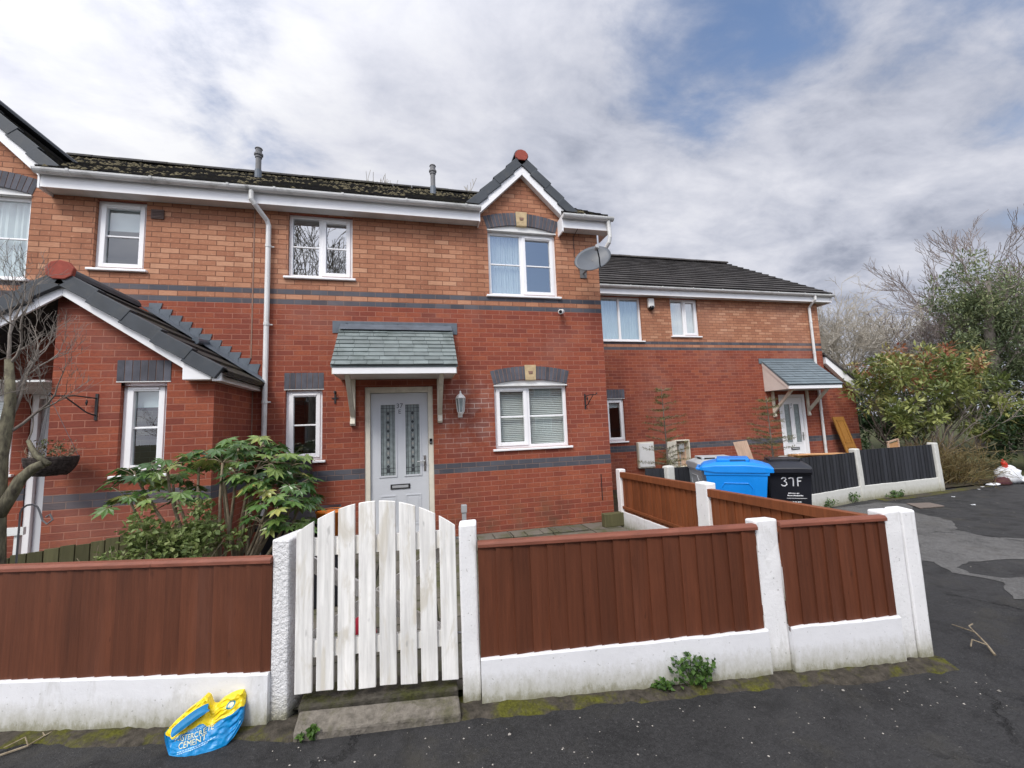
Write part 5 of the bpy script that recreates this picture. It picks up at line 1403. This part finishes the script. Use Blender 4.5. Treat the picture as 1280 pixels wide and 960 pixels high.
# ------------------------------------------------------------------ ground
def sheet(name, poly, z, mat, kind='structure', sub=0):
    m = MB(); m.face([(x,y,z) for x, y in poly]); o = m.build(name, mat); return tag(o, kind=kind)
def asphalt_mat(name, lo, hi, wet=.0):
    m, t, b = newmat(name); p = pos(t)
    g = t.noise(p, 130, 3, .75); g2 = t.noise(p, 48, 4, .7); bl = t.noise(p, .8, 7, .62, .4); md = t.noise(p, 4, 6, .65, .3)
    gg = t.math('ADD', t.math('MULTIPLY', g, .6), t.math('MULTIPLY', g2, .4))
    c = t.ramp(gg, [(.34, tuple(x*.6 for x in lo)), (.5, hi), (.68, tuple(x*2.1 for x in hi))])
    c = t.mix(t.maprange(bl, .46, .70, 0, .45), c, tuple(x*1.7 for x in hi)); c = t.mix(t.maprange(md, .5, .72, 0, .55), c, tuple(x*.5 for x in lo))
    gr = t.mix(t.maprange(t.noise(p, 2.1, 6, .65), .55, .7, 0, .35), c, (.07,.063,.045)); c = gr
    sp = t.noise(p, 85, 2); c = t.mix(t.maprange(sp, .70, .76, 0, .7), c, (.20,.195,.18))
    vo = t.new('ShaderNodeTexVoronoi'); vo.feature = 'DISTANCE_TO_EDGE'; vo.inputs['Scale'].default_value = .55
    wv = t.vmath('ADD', p, t.scale(t.vmath('SUBTRACT', t.noise(p, 2.2, 6, .7, 0, 1), (.5,.5,.5)), (.7,.7,.7))); t.link(wv, vo.inputs['Vector'])
    cr = t.math('MULTIPLY', t.maprange(vo.outputs[0], .012, .003), t.maprange(t.noise(p, .7, 3), .53, .60))
    c = t.mix(t.math('MULTIPLY', cr, .8), c, (.008,.008,.008))
    h = t.math('SUBTRACT', gg, t.math('MULTIPLY', cr, .8))
    setc(t, b, c, t.maprange(md, .35, .65, .55, .92), t.bump(h, 1., .014), .3); return m
M['asphalt'] = asphalt_mat('asphalt', (.015,.0148,.015), (.031,.0305,.031))
M['old_asphalt'] = asphalt_mat('worn_grey_asphalt', (.062,.061,.060), (.105,.103,.100))
def earth_mat(name, cols, moss, amt):
    m, t, b = newmat(name); p = pos(t)
    n = t.noise(p, 22, 7, .7); c = t.ramp(n, [(.3, cols[0]), (.7, cols[1])]); k = t.noise(p, 4.5, 7, .68, .4)
    c = t.mix(t.maprange(k, .47, .60, 0, amt), c, t.ramp(t.noise(p, 70, 3), [(.3, tuple(x*.45 for x in moss)), (.7, moss)]))
    setc(t, b, c, .92, t.bump(t.math('ADD', n, t.math('MULTIPLY', k, 1.)), .9, .02), .15); return m
M['verge_earth'] = earth_mat('mossy_grit', ((.028,.025,.02), (.095,.082,.066)), (.12,.12,.018), .9)
M['slab'] = None
def slab_mat():
    m, t, b = newmat('mossy_paving_slab'); p = pos(t)
    mp = t.new('ShaderNodeMapping'); mp.inputs['Rotation'].default_value = (0,0,R(0)); t.link(p, mp.inputs[0])
    bt = t.new('ShaderNodeTexBrick'); bt.offset = 0
    for k, v in (('Scale', 1), ('Mortar Size', .009), ('Mortar Smooth', .3), ('Brick Width', .60), ('Row Height', .45)): bt.inputs[k].default_value = v
    bt.inputs['Color1'].default_value = (0,0,0,1); bt.inputs['Color2'].default_value = (1,1,1,1); t.link(mp.outputs[0], bt.inputs['Vector'])
    c = t.ramp(bt.outputs['Color'], [(0, (.11,.10,.085)), (1, (.17,.155,.13))]); k = t.noise(p, 3, 7, .65, .3)
    c = t.mix(t.maprange(k, .45, .62, 0, .8), c, (.075,.08,.03)); c = t.mix(bt.outputs['Fac'], c, (.03,.03,.018))
    setc(t, b, c, .9, t.bump(t.math('SUBTRACT', k, bt.outputs['Fac']), .7, .015), .2); return m
M['slab'] = slab_mat()
M['far_ground'] = earth_mat('rough_grass', ((.04,.042,.02), (.09,.085,.04)), (.05,.08,.02), .7)
sheet('ground', [(-300,-300),(300,-300),(300,300),(-300,300)], -.112, M['far_ground'])
sheet('road', [(-60,-20.9),(60,-20.9),(60,-1.6),(12,.1),(9.6,-.02),(8.6,.12),(7.4,.12),(5.0,-.15),(0,-.15),(0,-4.26),(-3.9,-3.6),(-5.4,-3.2),(-60,-3.2)], -.10, M['asphalt'])
# worn lighter tarmac between the darker repairs
def blob(pts, amp, n=7, seed=1):
    out = []
    for i in range(len(pts)):
        a, b = V((*pts[i],0)), V((*pts[(i+1) % len(pts)],0))
        for k in range(n):
            q = a.lerp(b, k/n); d = mnoise.noise(V((q.x*2.3,q.y*2.3,seed)))*amp; d2 = mnoise.noise(V((q.x*9,q.y*9,seed+5)))*amp*.3
            out.append((q.x+d+d2, q.y+d*.7-d2))
    return out
pa = blob([(4.95,-.42),(5.3,-.75),(4.65,-1.2),(4.55,-1.5),(4.5,-1.8),(3.97,-2.15),(3.85,-2.5),(4.2,-2.75),(3.6,-3.1),(3.1,-3.21),(2.76,-3.13),(2.55,-3.08),(2.27,-3.12),(2.22,-3.27),(2.28,-3.45),(2.6,-3.6),(2.2,-4.1),(1.75,-3.80),(2.10,-3.56),(2.09,-3.40),(2.02,-3.22),(2.2,-2.96),(1.5,-2.5),(1.2,-1.2),(2.5,-.6)], .10, 6, 3)
sheet('worn_road_patch', pa, -.096, M['old_asphalt'])
sheet('road_edge_strip', blob([(5.3,-.17),(7.5,-.04),(7.6,.0),(8.8,.05),(9.0,-.02),(8.5,-.13),(7.6,-.22),(6.2,-.38),(5.2,-.40)], .04, 5, 9), -.0955, M['verge_earth'])
# mossy grit along the foot of the fences
m = MB()
def verge(line, w0, w1, seed):
    P = []
    for a, b in zip(line, line[1:]):
        a, b = V((*a,0)), V((*b,0)); k = max(2, int((b-a).length/.05)); P += [a.lerp(b, j/k) for j in range(k)]
    P.append(V((*line[-1],0))); prev = None
    for i, q in enumerate(P):
        d = (P[min(i+8,len(P)-1)]-P[max(i-8,0)]).normalized(); n = V((d.y,-d.x,0))
        e = w0+(w1-w0)*(.5+.5*mnoise.noise(V((q.x*3,q.y*3,seed))))+.03*mnoise.noise(V((q.x*14,q.y*14,seed))); rows = []
        for f in (-.8, 0, .25, .5, .75, 1.):
            h = -.093 + (.018*(1-abs(f-.2))+.016*mnoise.noise(V((q.x*11+f*3,q.y*11,seed+2))))*(1 if f < 1 else 0) - (.008 if f == 1 else 0)
            rows.append(q+n*(e*f if f > 0 else .08*f)+V((0,0,h)))
        if prev:
            for r in range(5): m.face([prev[r], prev[r+1], rows[r+1], rows[r]])
        prev = rows
verge([(-7.2,-2.78),(-6.4,-3.0),(-5.5,-3.235),(-4.6,-3.47),(-4.0,-3.63),(-3.83,-3.67),(-2.97,-3.79),(-1.0,-4.08),(.12,-4.25)], .09, .18, 4)
tag(m.build('mossy_verge', M['verge_earth'], smooth=True), kind='structure')
# garden floors
sheet('garden_paving', [(HL+.6,-3.40),(-3.98,-3.60),(-3.0,-3.70),(-.1,-4.15),(-.1,-.003),(HL+.6,-.003)], -.06, M['slab'])
sheet('garden_soil', [(-7.4,-2.6),(-5.5,-3.2),(-4.8,-3.38),(-4.79,-.003),(-9.9,-.003),(-9.9,-2.6)], -.064, M['soil'])
sheet('neighbour_garden', [(.12,-.66),(2.9,-.56),(5.0,-.12),(7.3,.03),(9.6,.1),(9.6,2.99),(.05,2.99),(.05,-.5)], -.07, M['soil'])
m = MB(); random.seed(4)
for k in range(9):
    x = -.75-k*.24; m.box(x-.115, x+.115, -.42+random.uniform(-.01,.01), -.14, -.06, -.035+random.uniform(-.004,.004), tint=random.random())
tag(m.build('paver_edging', M['slab'], bevel=.012), kind='structure')
# stone threshold under the gate
def stone(label, pts, z1, z1b, mat):
    m = MB(); P = [V((x,y,-.13)) for x, y in pts]; n = len(pts)
    T = [V((x,y,(z1 if i < n/2 else z1b)+random.uniform(-.006,.006))) for i, (x, y) in enumerate(pts)]
    m.idx(P+T, [tuple(reversed(range(n))), tuple(range(n,2*n))]+[(i,(i+1)%n,(i+1)%n+n,i+n) for i in range(n)])
    return tag(m.build('threshold_stone', mat, loc=(pts[0][0],pts[0][1],-.1), bevel=.012), label, 'stone', 'threshold stones under the gate')
M['stone'] = earth_mat('worn_concrete', ((.10,.09,.075), (.25,.225,.19)), (.085,.088,.02), .5)
M['stone_dark'] = earth_mat('dark_damp_stone', ((.035,.032,.026), (.10,.09,.072)), (.07,.075,.02), .8)
stone('long sloping concrete threshold stone under the white gate', [(-3.83,-3.83),(-2.95,-3.93),(-2.95,-3.815),(-3.83,-3.70)], -.055, -.02, M['stone'])
stone('dark damp upper step directly below the gate pickets', [(-3.84,-3.69),(-2.95,-3.805),(-2.95,-3.60),(-3.84,-3.48)], .0, .0, M['stone_dark'])
m = MB(); m.obox((-.36,-.40,-.06), (.36,.02,0), (0,.12,0), (0,0,.20))
tag(m.build('timber_sleeper', M['green_wood'], loc=(-.2,-.34,-.06), bevel=.01), 'mossy timber offcut lying at the brick corner by the side fence', 'timber')

# ------------------------------------------------------------------ litter and small things
random.seed(33); m = MB()
for k in range(300):
    if k < 170: x = random.uniform(-5.2,.3); y = -3.9-.14*(x+2.9)-.08-abs(random.gauss(0,.28))
    else: x = random.uniform(.3,8); y = random.uniform(-4.3,-.3)
    r = random.uniform(.002,.0055)*(1.8 if random.random() < .05 else 1); c = V((x,y,-.098)); p = [c+V((r*random.uniform(.7,1.4)*math.cos(a*1.257),r*random.uniform(.7,1.3)*math.sin(a*1.257),0)) for a in range(5)]+[c+V((0,0,r*.8))]
    m.idx(p, [(i,(i+1)%5,5) for i in range(5)], tint=random.random())
gm = simple('pale_grit', (.30,.28,.25), .9, .35, 40, tintvar=.5)
tag(m.build('scattered_grit', gm), kind='stuff')
def twig(label, pts, r, seed, group=None):
    random.seed(seed); m = MB(); m.tube(pts, [r*(1-.6*i/(len(pts)-1)) for i in range(len(pts))], 5)
    k = len(pts)//2; m.tube([pts[k], pts[k]+V((.05,.06,.01)), pts[k]+V((.12,.08,.005))], r*.6, 4); m.tube([pts[1], pts[1]+V((-.05,.05,.02)), pts[1]+V((-.12,.02,.0))], r*.5, 4)
    return tag(m.build('twig', M['stem_pale'], loc=tuple(pts[0])), label, 'twig')
twig('pale forked twig lying on the asphalt past the corner posts', [V((.50,-4.33,-.095)),V((.55,-4.27,-.07)),V((.64,-4.16,-.05)),V((.72,-3.98,-.085))], .008, 1)
twig('thin pale twig on the kerb strip left of the cement bag', [V((-5.35,-3.50,-.095)),V((-5.22,-3.46,-.085)),V((-5.19,-3.40,-.08)),V((-5.30,-3.28,-.088))], .006, 2)
m = MB(); pts = blob([(5.26,-.72),(5.62,-.82),(5.5,-1.12),(4.98,-1.08)], .05, 5, 2); m.prism([(x,y,-.094) for x, y in pts], (0,0,.012))
tag(m.build('broken_board', wood_mat('weathered_board', (.16,.13,.11), .9, .2), loc=(5.3,-.9,-.09)), 'flat broken board lying on the asphalt near the black fence', 'board')

# black water butt with lid, orange and red things behind the gate
t = thing('garden_tub', 'dark plastic storage tub with lid behind the white gate, left of the door', 'tub', (-4.35,-1.5,-.06))
m = MB(); m.box(-4.66,-4.05,-1.75,-1.25,-.06,.60); m.build('tub', M['black_bin'], t, bevel=.03)
m = MB(); m.prism([(-4.70,-1.80,.60),(-4.70,-1.20,.68),(-4.70,-1.20,.72),(-4.70,-1.80,.645)], (.70,0,0)); m.build('lid', M['black_bin'], t, bevel=.01)
m = MB(); m.lathe((-4.70,-.28,0), [(.17,-.06),(.20,.4),(.19,1.18),(.20,1.19),(.20,1.22),(.05,1.25)], 18)
tag(m.build('water_butt', M['black_bin'], loc=(-4.70,-.28,-.06)), 'dark round water butt under the slim window behind the shrub', 'water butt')
om = simple('orange_plastic', (.75,.20,.015), .45, .08, 5); rm = simple('red_fabric', (.45,.02,.045), .8, .15, 8)
t = thing('toy_bucket', 'orange plastic bucket seen between the gate pickets', 'bucket', (-3.98,-1.62,.5))
m = MB(); m.box(-4.16,-3.84,-2.15,-1.75,-.06,.52); tag(m.build('garden_crate', M['black_bin'], loc=(-4.0,-1.9,-.06), bevel=.02), 'dark plastic crate behind the gate under the orange bucket', 'crate')
m = MB(); m.lathe((-3.985,-1.92,0), [(.10,.525),(.135,.76),(.142,.76),(.142,.775),(.128,.775),(.095,.54)], 18); m.build('bucket', om, t, smooth=True)
m = MB(); m.tube([(-4.12,-1.92,.765)]+[(-3.985-.135*math.cos(a), -1.92-.08*math.sin(a), .77+.03*math.sin(a)) for a in (.5,1,1.57,2.1,2.6)]+[(-3.85,-1.92,.765)], .005, 5); m.build('handle', M['black_metal'], t)
m = MB(); random.seed(3); m.lathe((-3.62,-2.9,-.06), [(.10,0),(.14,.05),(.12,.16),(.07,.24),(.02,.27)], 12)
m.v = [tuple(V(p)+rvec()*.012) for p in m.v]; tag(m.build('cloth_bundle', rm, loc=(-3.62,-2.9,-.06), smooth=True), 'crumpled red cloth bundle on the path behind the gate', 'cloth')
t = thing('vent_pipe', 'short grey capped standpipe against the brick wall right of the door', 'pipe', (-2.49,-.3,-.06))
m = MB(); m.box(-2.52,-2.46,-.33,-.27,-.06,.36); m.build('stem', M['grey_plastic'], t, bevel=.005)
m = MB(); m.box(-2.53,-2.45,-.34,-.26,.33,.44); m.build('cap', M['grey_plastic'], t, bevel=.008)
t = MB(); t.tube([V((-6.175,-2.3,-.06)),V((-6.175,-2.3,1.0))]+[V((-6.175+.06*(1-math.cos(a)),-2.3,1.0+.06*math.sin(a))) for a in (.6,1.2,1.8,2.4,3.0)]+[V((-6.03,-2.3,.93)),V((-6.0,-2.3,.90)),V((-5.965,-2.3,.93)),V((-5.985,-2.3,.975)),V((-6.01,-2.3,.955))], .007, 6)
tag(t.build('shepherd_hook', M['pipe_grey'], loc=(-6.175,-2.3,-.06)), 'thin grey curled garden hook beside the mossy tree trunk', 'hook')
t = MB(); t.box(-7.0,-6.72,-1.50,-1.47,.70,.77); t.obox((-6.98,-1.49,.35),(.20,0,-.03),(0,.03,0),(0,0,.06)); t.box(-6.95,-6.91,-1.48,-1.45,-.06,.70); t.box(-6.80,-6.76,-1.48,-1.45,-.06,.70)
tag(t.build('garden_rail', M['upvc_old'], loc=(-6.85,-1.5,-.06)), 'small white painted rail beside the porch corner', 'rail')
t = MB(); random.seed(9); t.lathe((-6.80,-1.75,.5), [(.11,-.555),(.15,-.5),(.16,-.3),(.13,-.08),(.08,.03),(.04,.09)], 10); t.v = [tuple(V(p)+rvec()*.02) for p in t.v]
tag(t.build('green_bag', simple('green_plastic', (.01,.32,.14), .4, .2, 8), loc=(-6.8,-1.75,.05)), 'crumpled green plastic bag behind the algae covered fence', 'bag')

# rubbish at the kerb
def sack(name, label, c, r, mat, seed, cat='bag', neck=None):
    random.seed(seed); m = MB(); c = V(c); n, k = 20, 12; vs = []; fs = []
    for i in range(k+1):
        th = math.pi*i/k
        for j in range(n):
            a = 2*math.pi*j/n; d = V((math.sin(th)*math.cos(a)*r[0], math.sin(th)*math.sin(a)*r[1], math.cos(th)*r[2]))
            f = 1+.22*mnoise.noise(d*3.1/max(r)+V((seed,0,0)))+.10*abs(mnoise.noise(d*9/max(r)+V((0,seed,0)))); p = c+d*f; p.z = max(p.z, -.095); vs.append(p)
    for i in range(k):
        for j in range(n): j2 = (j+1)%n; fs.append((i*n+j, (i+1)*n+j, (i+1)*n+j2, i*n+j2))
    m.idx(vs, fs); return tag(m.build(name, mat, loc=(c.x,c.y,-.1), smooth=True), label, cat)
wp = simple('white_polythene', (.72,.74,.76), .35, .05, 6, .3, 20)
sack('rubbish_bag', 'white plastic rubbish bag dumped at the kerb on the right', (9.33,.02,.06), (.25,.19,.20), wp, 5)
sack('rubbish_bag', 'flat spread white sack lying right of the dumped rubbish bag', (9.70,-.12,-.04), (.30,.22,.07), wp, 8)
sack('cloth_heap', 'dark red brown cloth heap left of the dumped white bag', (8.98,-.06,-.04), (.16,.12,.10), simple('maroon_cloth', (.09,.03,.035), .9, .3, 9), 11, 'cloth')
sack('crumpled_paper', 'flat crumpled pale paper on the kerb left of the cloth heap', (8.72,-.05,-.075), (.17,.08,.03), wp, 14, 'paper')
t = thing('spray_bottle', 'red plastic bottle standing on top of the dumped white bag', 'bottle', (9.25,.02,.22))
m = MB(); m.tube([(9.31,.02,.22),(9.27,.02,.32),(9.24,.02,.38)], [.045,.05,.03], 10); m.build('bottle', simple('red_plastic', (.65,.03,.015), .4, .1, 6), t, smooth=True)
m = MB(); m.tube([(9.24,.02,.38),(9.225,.02,.41)], [.022,.018], 8); m.build('cap', simple('red_cap', (.5,.02,.015), .4), t)
random.seed(77)
for k, (x, y, s) in enumerate(((8.3,-.10,.05),(7.9,-.25,.04),(6.6,-.6,.035),(6.0,-1.2,.05))):
    m = MB(); pts = [(x+s*math.cos(a*.9)*random.uniform(.6,1.2), y+s*.6*math.sin(a*.9)*random.uniform(.6,1.2), -.094+random.uniform(0,.008)) for a in range(7)]
    m.prism(pts, (0,0,.004)); tag(m.build('paper_scrap', wp, loc=(x,y,-.094)), ('white paper scrap by the dry bush foot','white paper scrap on the kerb strip left of the dry bush','small white paper scrap on the asphalt before the last black panel','larger white paper scrap farther out on the dark asphalt')[k], 'paper', 'paper scraps on the asphalt')

# cement bag
bgm, t_, b_ = newmat('cement_bag_print')
u_ = uvc(t_); s_ = t_.new('ShaderNodeSeparateXYZ'); t_.link(u_, s_.inputs[0])
edge = t_.math('ADD', t_.math('MULTIPLY', s_.outputs[0], .20), .425)
yel = t_.math('GREATER_THAN', t_.math('SUBTRACT', s_.outputs[1], edge), 0)
lip = t_.math('LESS_THAN', t_.math('ABSOLUTE', t_.math('SUBTRACT', s_.outputs[1], t_.math('ADD', edge, .006))), .008)
pn = t_.noise(pos(t_), 40, 5, .6)
col = t_.mix(yel, t_.ramp(pn, [(.3, (.0,.17,.42)), (.7, (.002,.24,.55))]), t_.ramp(pn, [(.3, (.74,.54,.005)), (.7, (.85,.66,.02))]))
def disc(cx, cy, rx, ry): return t_.math('ADD', t_.math('POWER', t_.math('DIVIDE', t_.math('SUBTRACT', s_.outputs[0], cx), rx), 2.), t_.math('POWER', t_.math('DIVIDE', t_.math('SUBTRACT', s_.outputs[1], cy), ry), 2.))
r1 = disc(.835, .80, .055, .085); ring_ = t_.math('MULTIPLY', t_.math('LESS_THAN', r1, 1.), t_.math('GREATER_THAN', r1, .45))
col = t_.mix(ring_, col, (.02,.25,.40)); col = t_.mix(t_.math('LESS_THAN', r1, .40), col, (.78,.76,.55))
setc(t_, b_, col, .38, t_.bump(t_.noise(pos(t_), 28, 5, .6), .35, .006), .45)
cb = thing('cement_bag', 'crumpled blue and yellow cement bag on the pavement against the white gravel board', 'bag', (-4.28,-3.76,-.1), group=None)
BX0, BX1 = -4.478, -4.115
def interp(tab, x):
    for (a, p), (b, q) in zip(tab, tab[1:]):
        if a <= x <= b: return p+(q-p)*(x-a)/(b-a)
    return tab[-1][1]
top_t = [(a_,(b_+.1)*.80-.1) for a_, b_ in [(0,.005),(.06,.035),(.22,.095),(.40,.150),(.47,.178),(.52,.168),(.57,.112),(.62,.105),(.70,.135),(.80,.158),(.90,.163),(.97,.165),(1.,.13)]]
bot_t = [(0,-.01),(.08,-.07),(.12,-.098),(.5,-.099),(.85,-.099),(.93,-.075),(1.,-.03)]
left_lean = .0
def front(fx_, fz):   # depth of the bag's face at (0..1, 0..1)
    bul = (math.sin(math.pi*min(1,max(0,fx_)))**.6)*(.065*(1-fz)**.8+.016)
    k_ = min(1, max(.25, abs(fx_-.42)*2.2 + (fz-.3)*1.1)); cr = k_*(.010*mnoise.noise(V((fx_*4.2,fz*3.3,2)))+.022*abs(mnoise.noise(V((fx_*7+fz*5,fz*4-fx_*2,5))))-.022*abs(mnoise.noise(V((fx_*4-fz*7,fz*4+fx_*6,9)))))
    return -3.655-bul-cr-.045*(1-fz)
NX_, NZ_ = 64, 36; m = MB(); G = []
for i in range(NX_+1):
    f = i/NX_; x = BX0+(BX1-BX0)*f; zb, zt = interp(bot_t,f), interp(top_t,f); colm = []
    for k in range(NZ_+1):
        g = k/NZ_; z = zb+(zt-zb)*g; colm.append((V((x, front(f,g), z)), (f,g)))
    G.append(colm)
for i in range(NX_):
    for k in range(NZ_):
        q = [G[i][k],G[i+1][k],G[i+1][k+1],G[i][k+1]]; m.face([a[0] for a in q],[a[1] for a in q])
        q2 = [(V((a[0].x,-3.640-.03*(1-a[1][1])+ .004*math.sin(a[1][0]*30),a[0].z)),a[1]) for a in q][::-1]; m.face([a[0] for a in q2],[a[1] for a in q2])
ed = [(i,0) for i in range(NX_+1)]+[(NX_,k) for k in range(1,NZ_+1)]+[(i,NZ_) for i in range(NX_-1,-1,-1)]+[(0,k) for k in range(NZ_-1,0,-1)]
for (a, b) in zip(ed, ed[1:]+ed[:1]):
    p, q = G[a[0]][a[1]], G[b[0]][b[1]]; bk = lambda w: V((w[0].x,-3.640-.03*(1-w[1][1])+.004*math.sin(w[1][0]*30),w[0].z))
    m.face([p[0],bk(p),bk(q),q[0]][::-1],[p[1],p[1],q[1],q[1]][::-1])
m.build('sack', bgm, cb, smooth=True)
def zfrac(x, z):
    f = (x-BX0)/(BX1-BX0); zb, zt = interp(bot_t,min(1,max(0,f))), interp(top_t,min(1,max(0,f))); return f, (z-zb)/(zt-zb)
tilt = R(11)
def bagtext(txt, x, z, size, mat, name='bag_print'):
    rot = Matrix.Rotation(tilt, 4, 'Y').inverted() @ Matrix.Rotation(R(90), 4, 'X')
    def w(c):
        f, g = zfrac(c.x, c.z); return V((c.x, front(f,g)-.0025, c.z)) - V((-4.28,-3.76,-.1))
    text_mesh(name, txt, size, mat, cb, (x,-3.8,z), rot=rot, ext=.0, warp=w, align='CENTER')
bagtext('Blue Circle', -4.320, -.006, .018, M['text_pale']); bagtext('MASTERCRETE', -4.330, -.034, .029, M['text_cream']); bagtext('CEMENT', -4.325, -.060, .033, M['text_cream'])
m = MB()
for z, a, b in ((-.068,-4.39,-4.22),(-.075,-4.39,-4.25)):
    for k in range(14):
        xx = [a+(b-a)*(k+j)/14 for j in (0,.8)]
        q = [(xx[0],z+(xx[0]+4.31)*.2),(xx[1],z+(xx[1]+4.31)*.2),(xx[1],z+.004+(xx[1]+4.31)*.2),(xx[0],z+.004+(xx[0]+4.31)*.2)]
        m.face([(x_,front(*zfrac(x_,z_))-.0025,z_) for x_, z_ in q])
m.build('bag_small_print', M['text_pale'], cb)
# folded cuff of the torn mouth
m = MB(); prev = None
for k in range(15):
    f = k/14; x = -4.41+.150*f; z = .008+.082*f**1.15; w_ = .023*math.sin(math.pi*min(1,f*.93+.07))**.7+.002
    y = -3.745+.035*f; cur = [V((x-.010,y-.006,z-.01)),V((x,y-.022,z-.014+w_*.35)),V((x-.008,y-.02,z-.012+w_*.8)),V((x-.016,y-.006,z-.01+w_*1.1)),V((x-.022,y+.02,z+w_*1.0))]
    if prev:
        for r in range(4): m.face([prev[r],cur[r],cur[r+1],prev[r+1]], [( .5,.1)]*4)
    prev = cur
m.build('mouth_fold', simple('bag_blue', (.004,.16,.36), .4, .2, 20), cb, smooth=True)
# ------------------------------------------------------------------ sky, light, camera
sc = bpy.context.scene
SUN_EL, SUN_AZ = R(48), R(215)     # azimuth measured clockwise from +Y: behind the viewer's left shoulder
W = bpy.data.worlds.new('World'); sc.world = W; W.use_nodes = True
t = NT(W.node_tree); bgn = W.node_tree.nodes['Background']
sky = t.new('ShaderNodeTexSky'); sky.sky_type = 'NISHITA'; sky.sun_disc = False
sky.sun_elevation = SUN_EL; sky.sun_rotation = SUN_AZ; sky.air_density = 1.2; sky.dust_density = 1.5
tc = t.new('ShaderNodeTexCoord').outputs['Generated']
s = t.new('ShaderNodeSeparateXYZ'); t.link(tc, s.inputs[0])
zz = t.math('ADD', t.math('MAXIMUM', s.outputs[2], 0.), .22)
cm = t.new('ShaderNodeCombineXYZ'); t.link(t.math('DIVIDE', s.outputs[0], zz), cm.inputs[0]); t.link(t.math('DIVIDE', s.outputs[1], zz), cm.inputs[1])
P = cm.outputs[0]
def spot(d, a, b):   # 1 inside an angular spot around direction d, fading out between cos a and cos b
    d = V(d).normalized(); return t.maprange(t.vmath('DOT_PRODUCT', tc, tuple(d)), b, a, 0, 1, True)
big = t.noise(t.scale(P, (1.0,1.25,1)), .55, 3, .5, .3)
mid = t.noise(t.scale(P, (1.1,1.5,1)), 1.45, 9, .58, .35)
fine = t.noise(t.scale(P, (1,1.5,1)), 4.2, 8, .6, .3)
cov = t.math('ADD', t.math('ADD', t.math('MULTIPLY', big, .42), .05), t.math('ADD', t.math('MULTIPLY', mid, .38), t.math('MULTIPLY', fine, .16)))
HOLES = [((.50,.55,.66), .998, .965, .085), ((-.25,.80,.54), .996, .975, .06), ((.80,.40,.44), .995, .96, .05), ((.29,-.88,.37), .975, .93, .30)]
for d, a, b, k in HOLES: cov = t.math('SUBTRACT', cov, t.math('MULTIPLY', spot(d, a, b), k))
mask = t.maprange(cov, .33, .47, .05, 1, True)
# cloud tone: bright ragged tops and blue grey undersides
tone = t.math('ADD', t.math('MULTIPLY', mid, .62), t.math('MULTIPLY', fine, .38))
LITS = [((-.52,.70,.50), .97, .60, .05), ((.60,.70,.40), .995, .965, .08), ((.72,.63,.28), .985, .80, -.13), ((.20,.80,.60), .98, .86, -.03)]
for d, a, b, k in LITS: tone = t.math('ADD', tone, t.math('MULTIPLY', spot(d, a, b), k))
cc = t.ramp(tone, [(.28, (2.8,3.05,3.8)), (.40, (4.5,4.7,5.45)), (.51, (5.9,6.0,6.6)), (.63, (7.1,7.15,7.4))])
# extra brightness added to the unseen sky behind the viewer, lighting the front walls
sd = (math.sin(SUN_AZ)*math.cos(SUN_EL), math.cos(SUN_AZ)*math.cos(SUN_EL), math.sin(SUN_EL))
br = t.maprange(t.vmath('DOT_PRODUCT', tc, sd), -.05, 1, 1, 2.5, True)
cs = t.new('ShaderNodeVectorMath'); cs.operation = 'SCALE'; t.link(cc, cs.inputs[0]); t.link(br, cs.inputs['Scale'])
blue = t.mix(1, sky.outputs[0], (1.25,1.3,1.42), 'MULTIPLY')
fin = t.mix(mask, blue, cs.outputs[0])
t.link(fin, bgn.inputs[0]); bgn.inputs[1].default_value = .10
sun = bpy.data.lights.new('sun', 'SUN'); sun.energy = 2.0; sun.angle = R(20); sun.color = (1,.95,.88)
so = bpy.data.objects.new('sun', sun); C.objects.link(so)
so.rotation_euler = V(sd).to_track_quat('Z', 'Y').to_euler()

cam = bpy.data.cameras.new('camera'); co = bpy.data.objects.new('camera', cam); C.objects.link(co)
cam.sensor_fit = 'HORIZONTAL'; cam.sensor_width = 36; cam.lens = 520/1280*36; cam.clip_start = .05; cam.clip_end = 2000
r_ = V((0.9722451479996352,-0.2306203066257863,-0.039416321023096876)); u_ = V((0.0138014922387019,-0.11164534218928267,0.9936522713602699)); f_ = V((0.23355704014898068,0.9666176036775176,0.10536373786830619))
mt = Matrix(((r_.x,u_.x,-f_.x,-3.189478),(r_.y,u_.y,-f_.y,-6.434210),(r_.z,u_.z,-f_.z,1.506405),(0,0,0,1)))
co.matrix_world = mt; sc.camera = co
sc.view_settings.view_transform = 'Standard'; sc.view_settings.look = 'None'; sc.view_settings.gamma = 1; sc.view_settings.use_curve_mapping = False
sc.view_settings.exposure = 0.32
sc.cycles.max_bounces = 8; sc.cycles.transparent_max_bounces = 12; sc.cycles.use_denoising = True
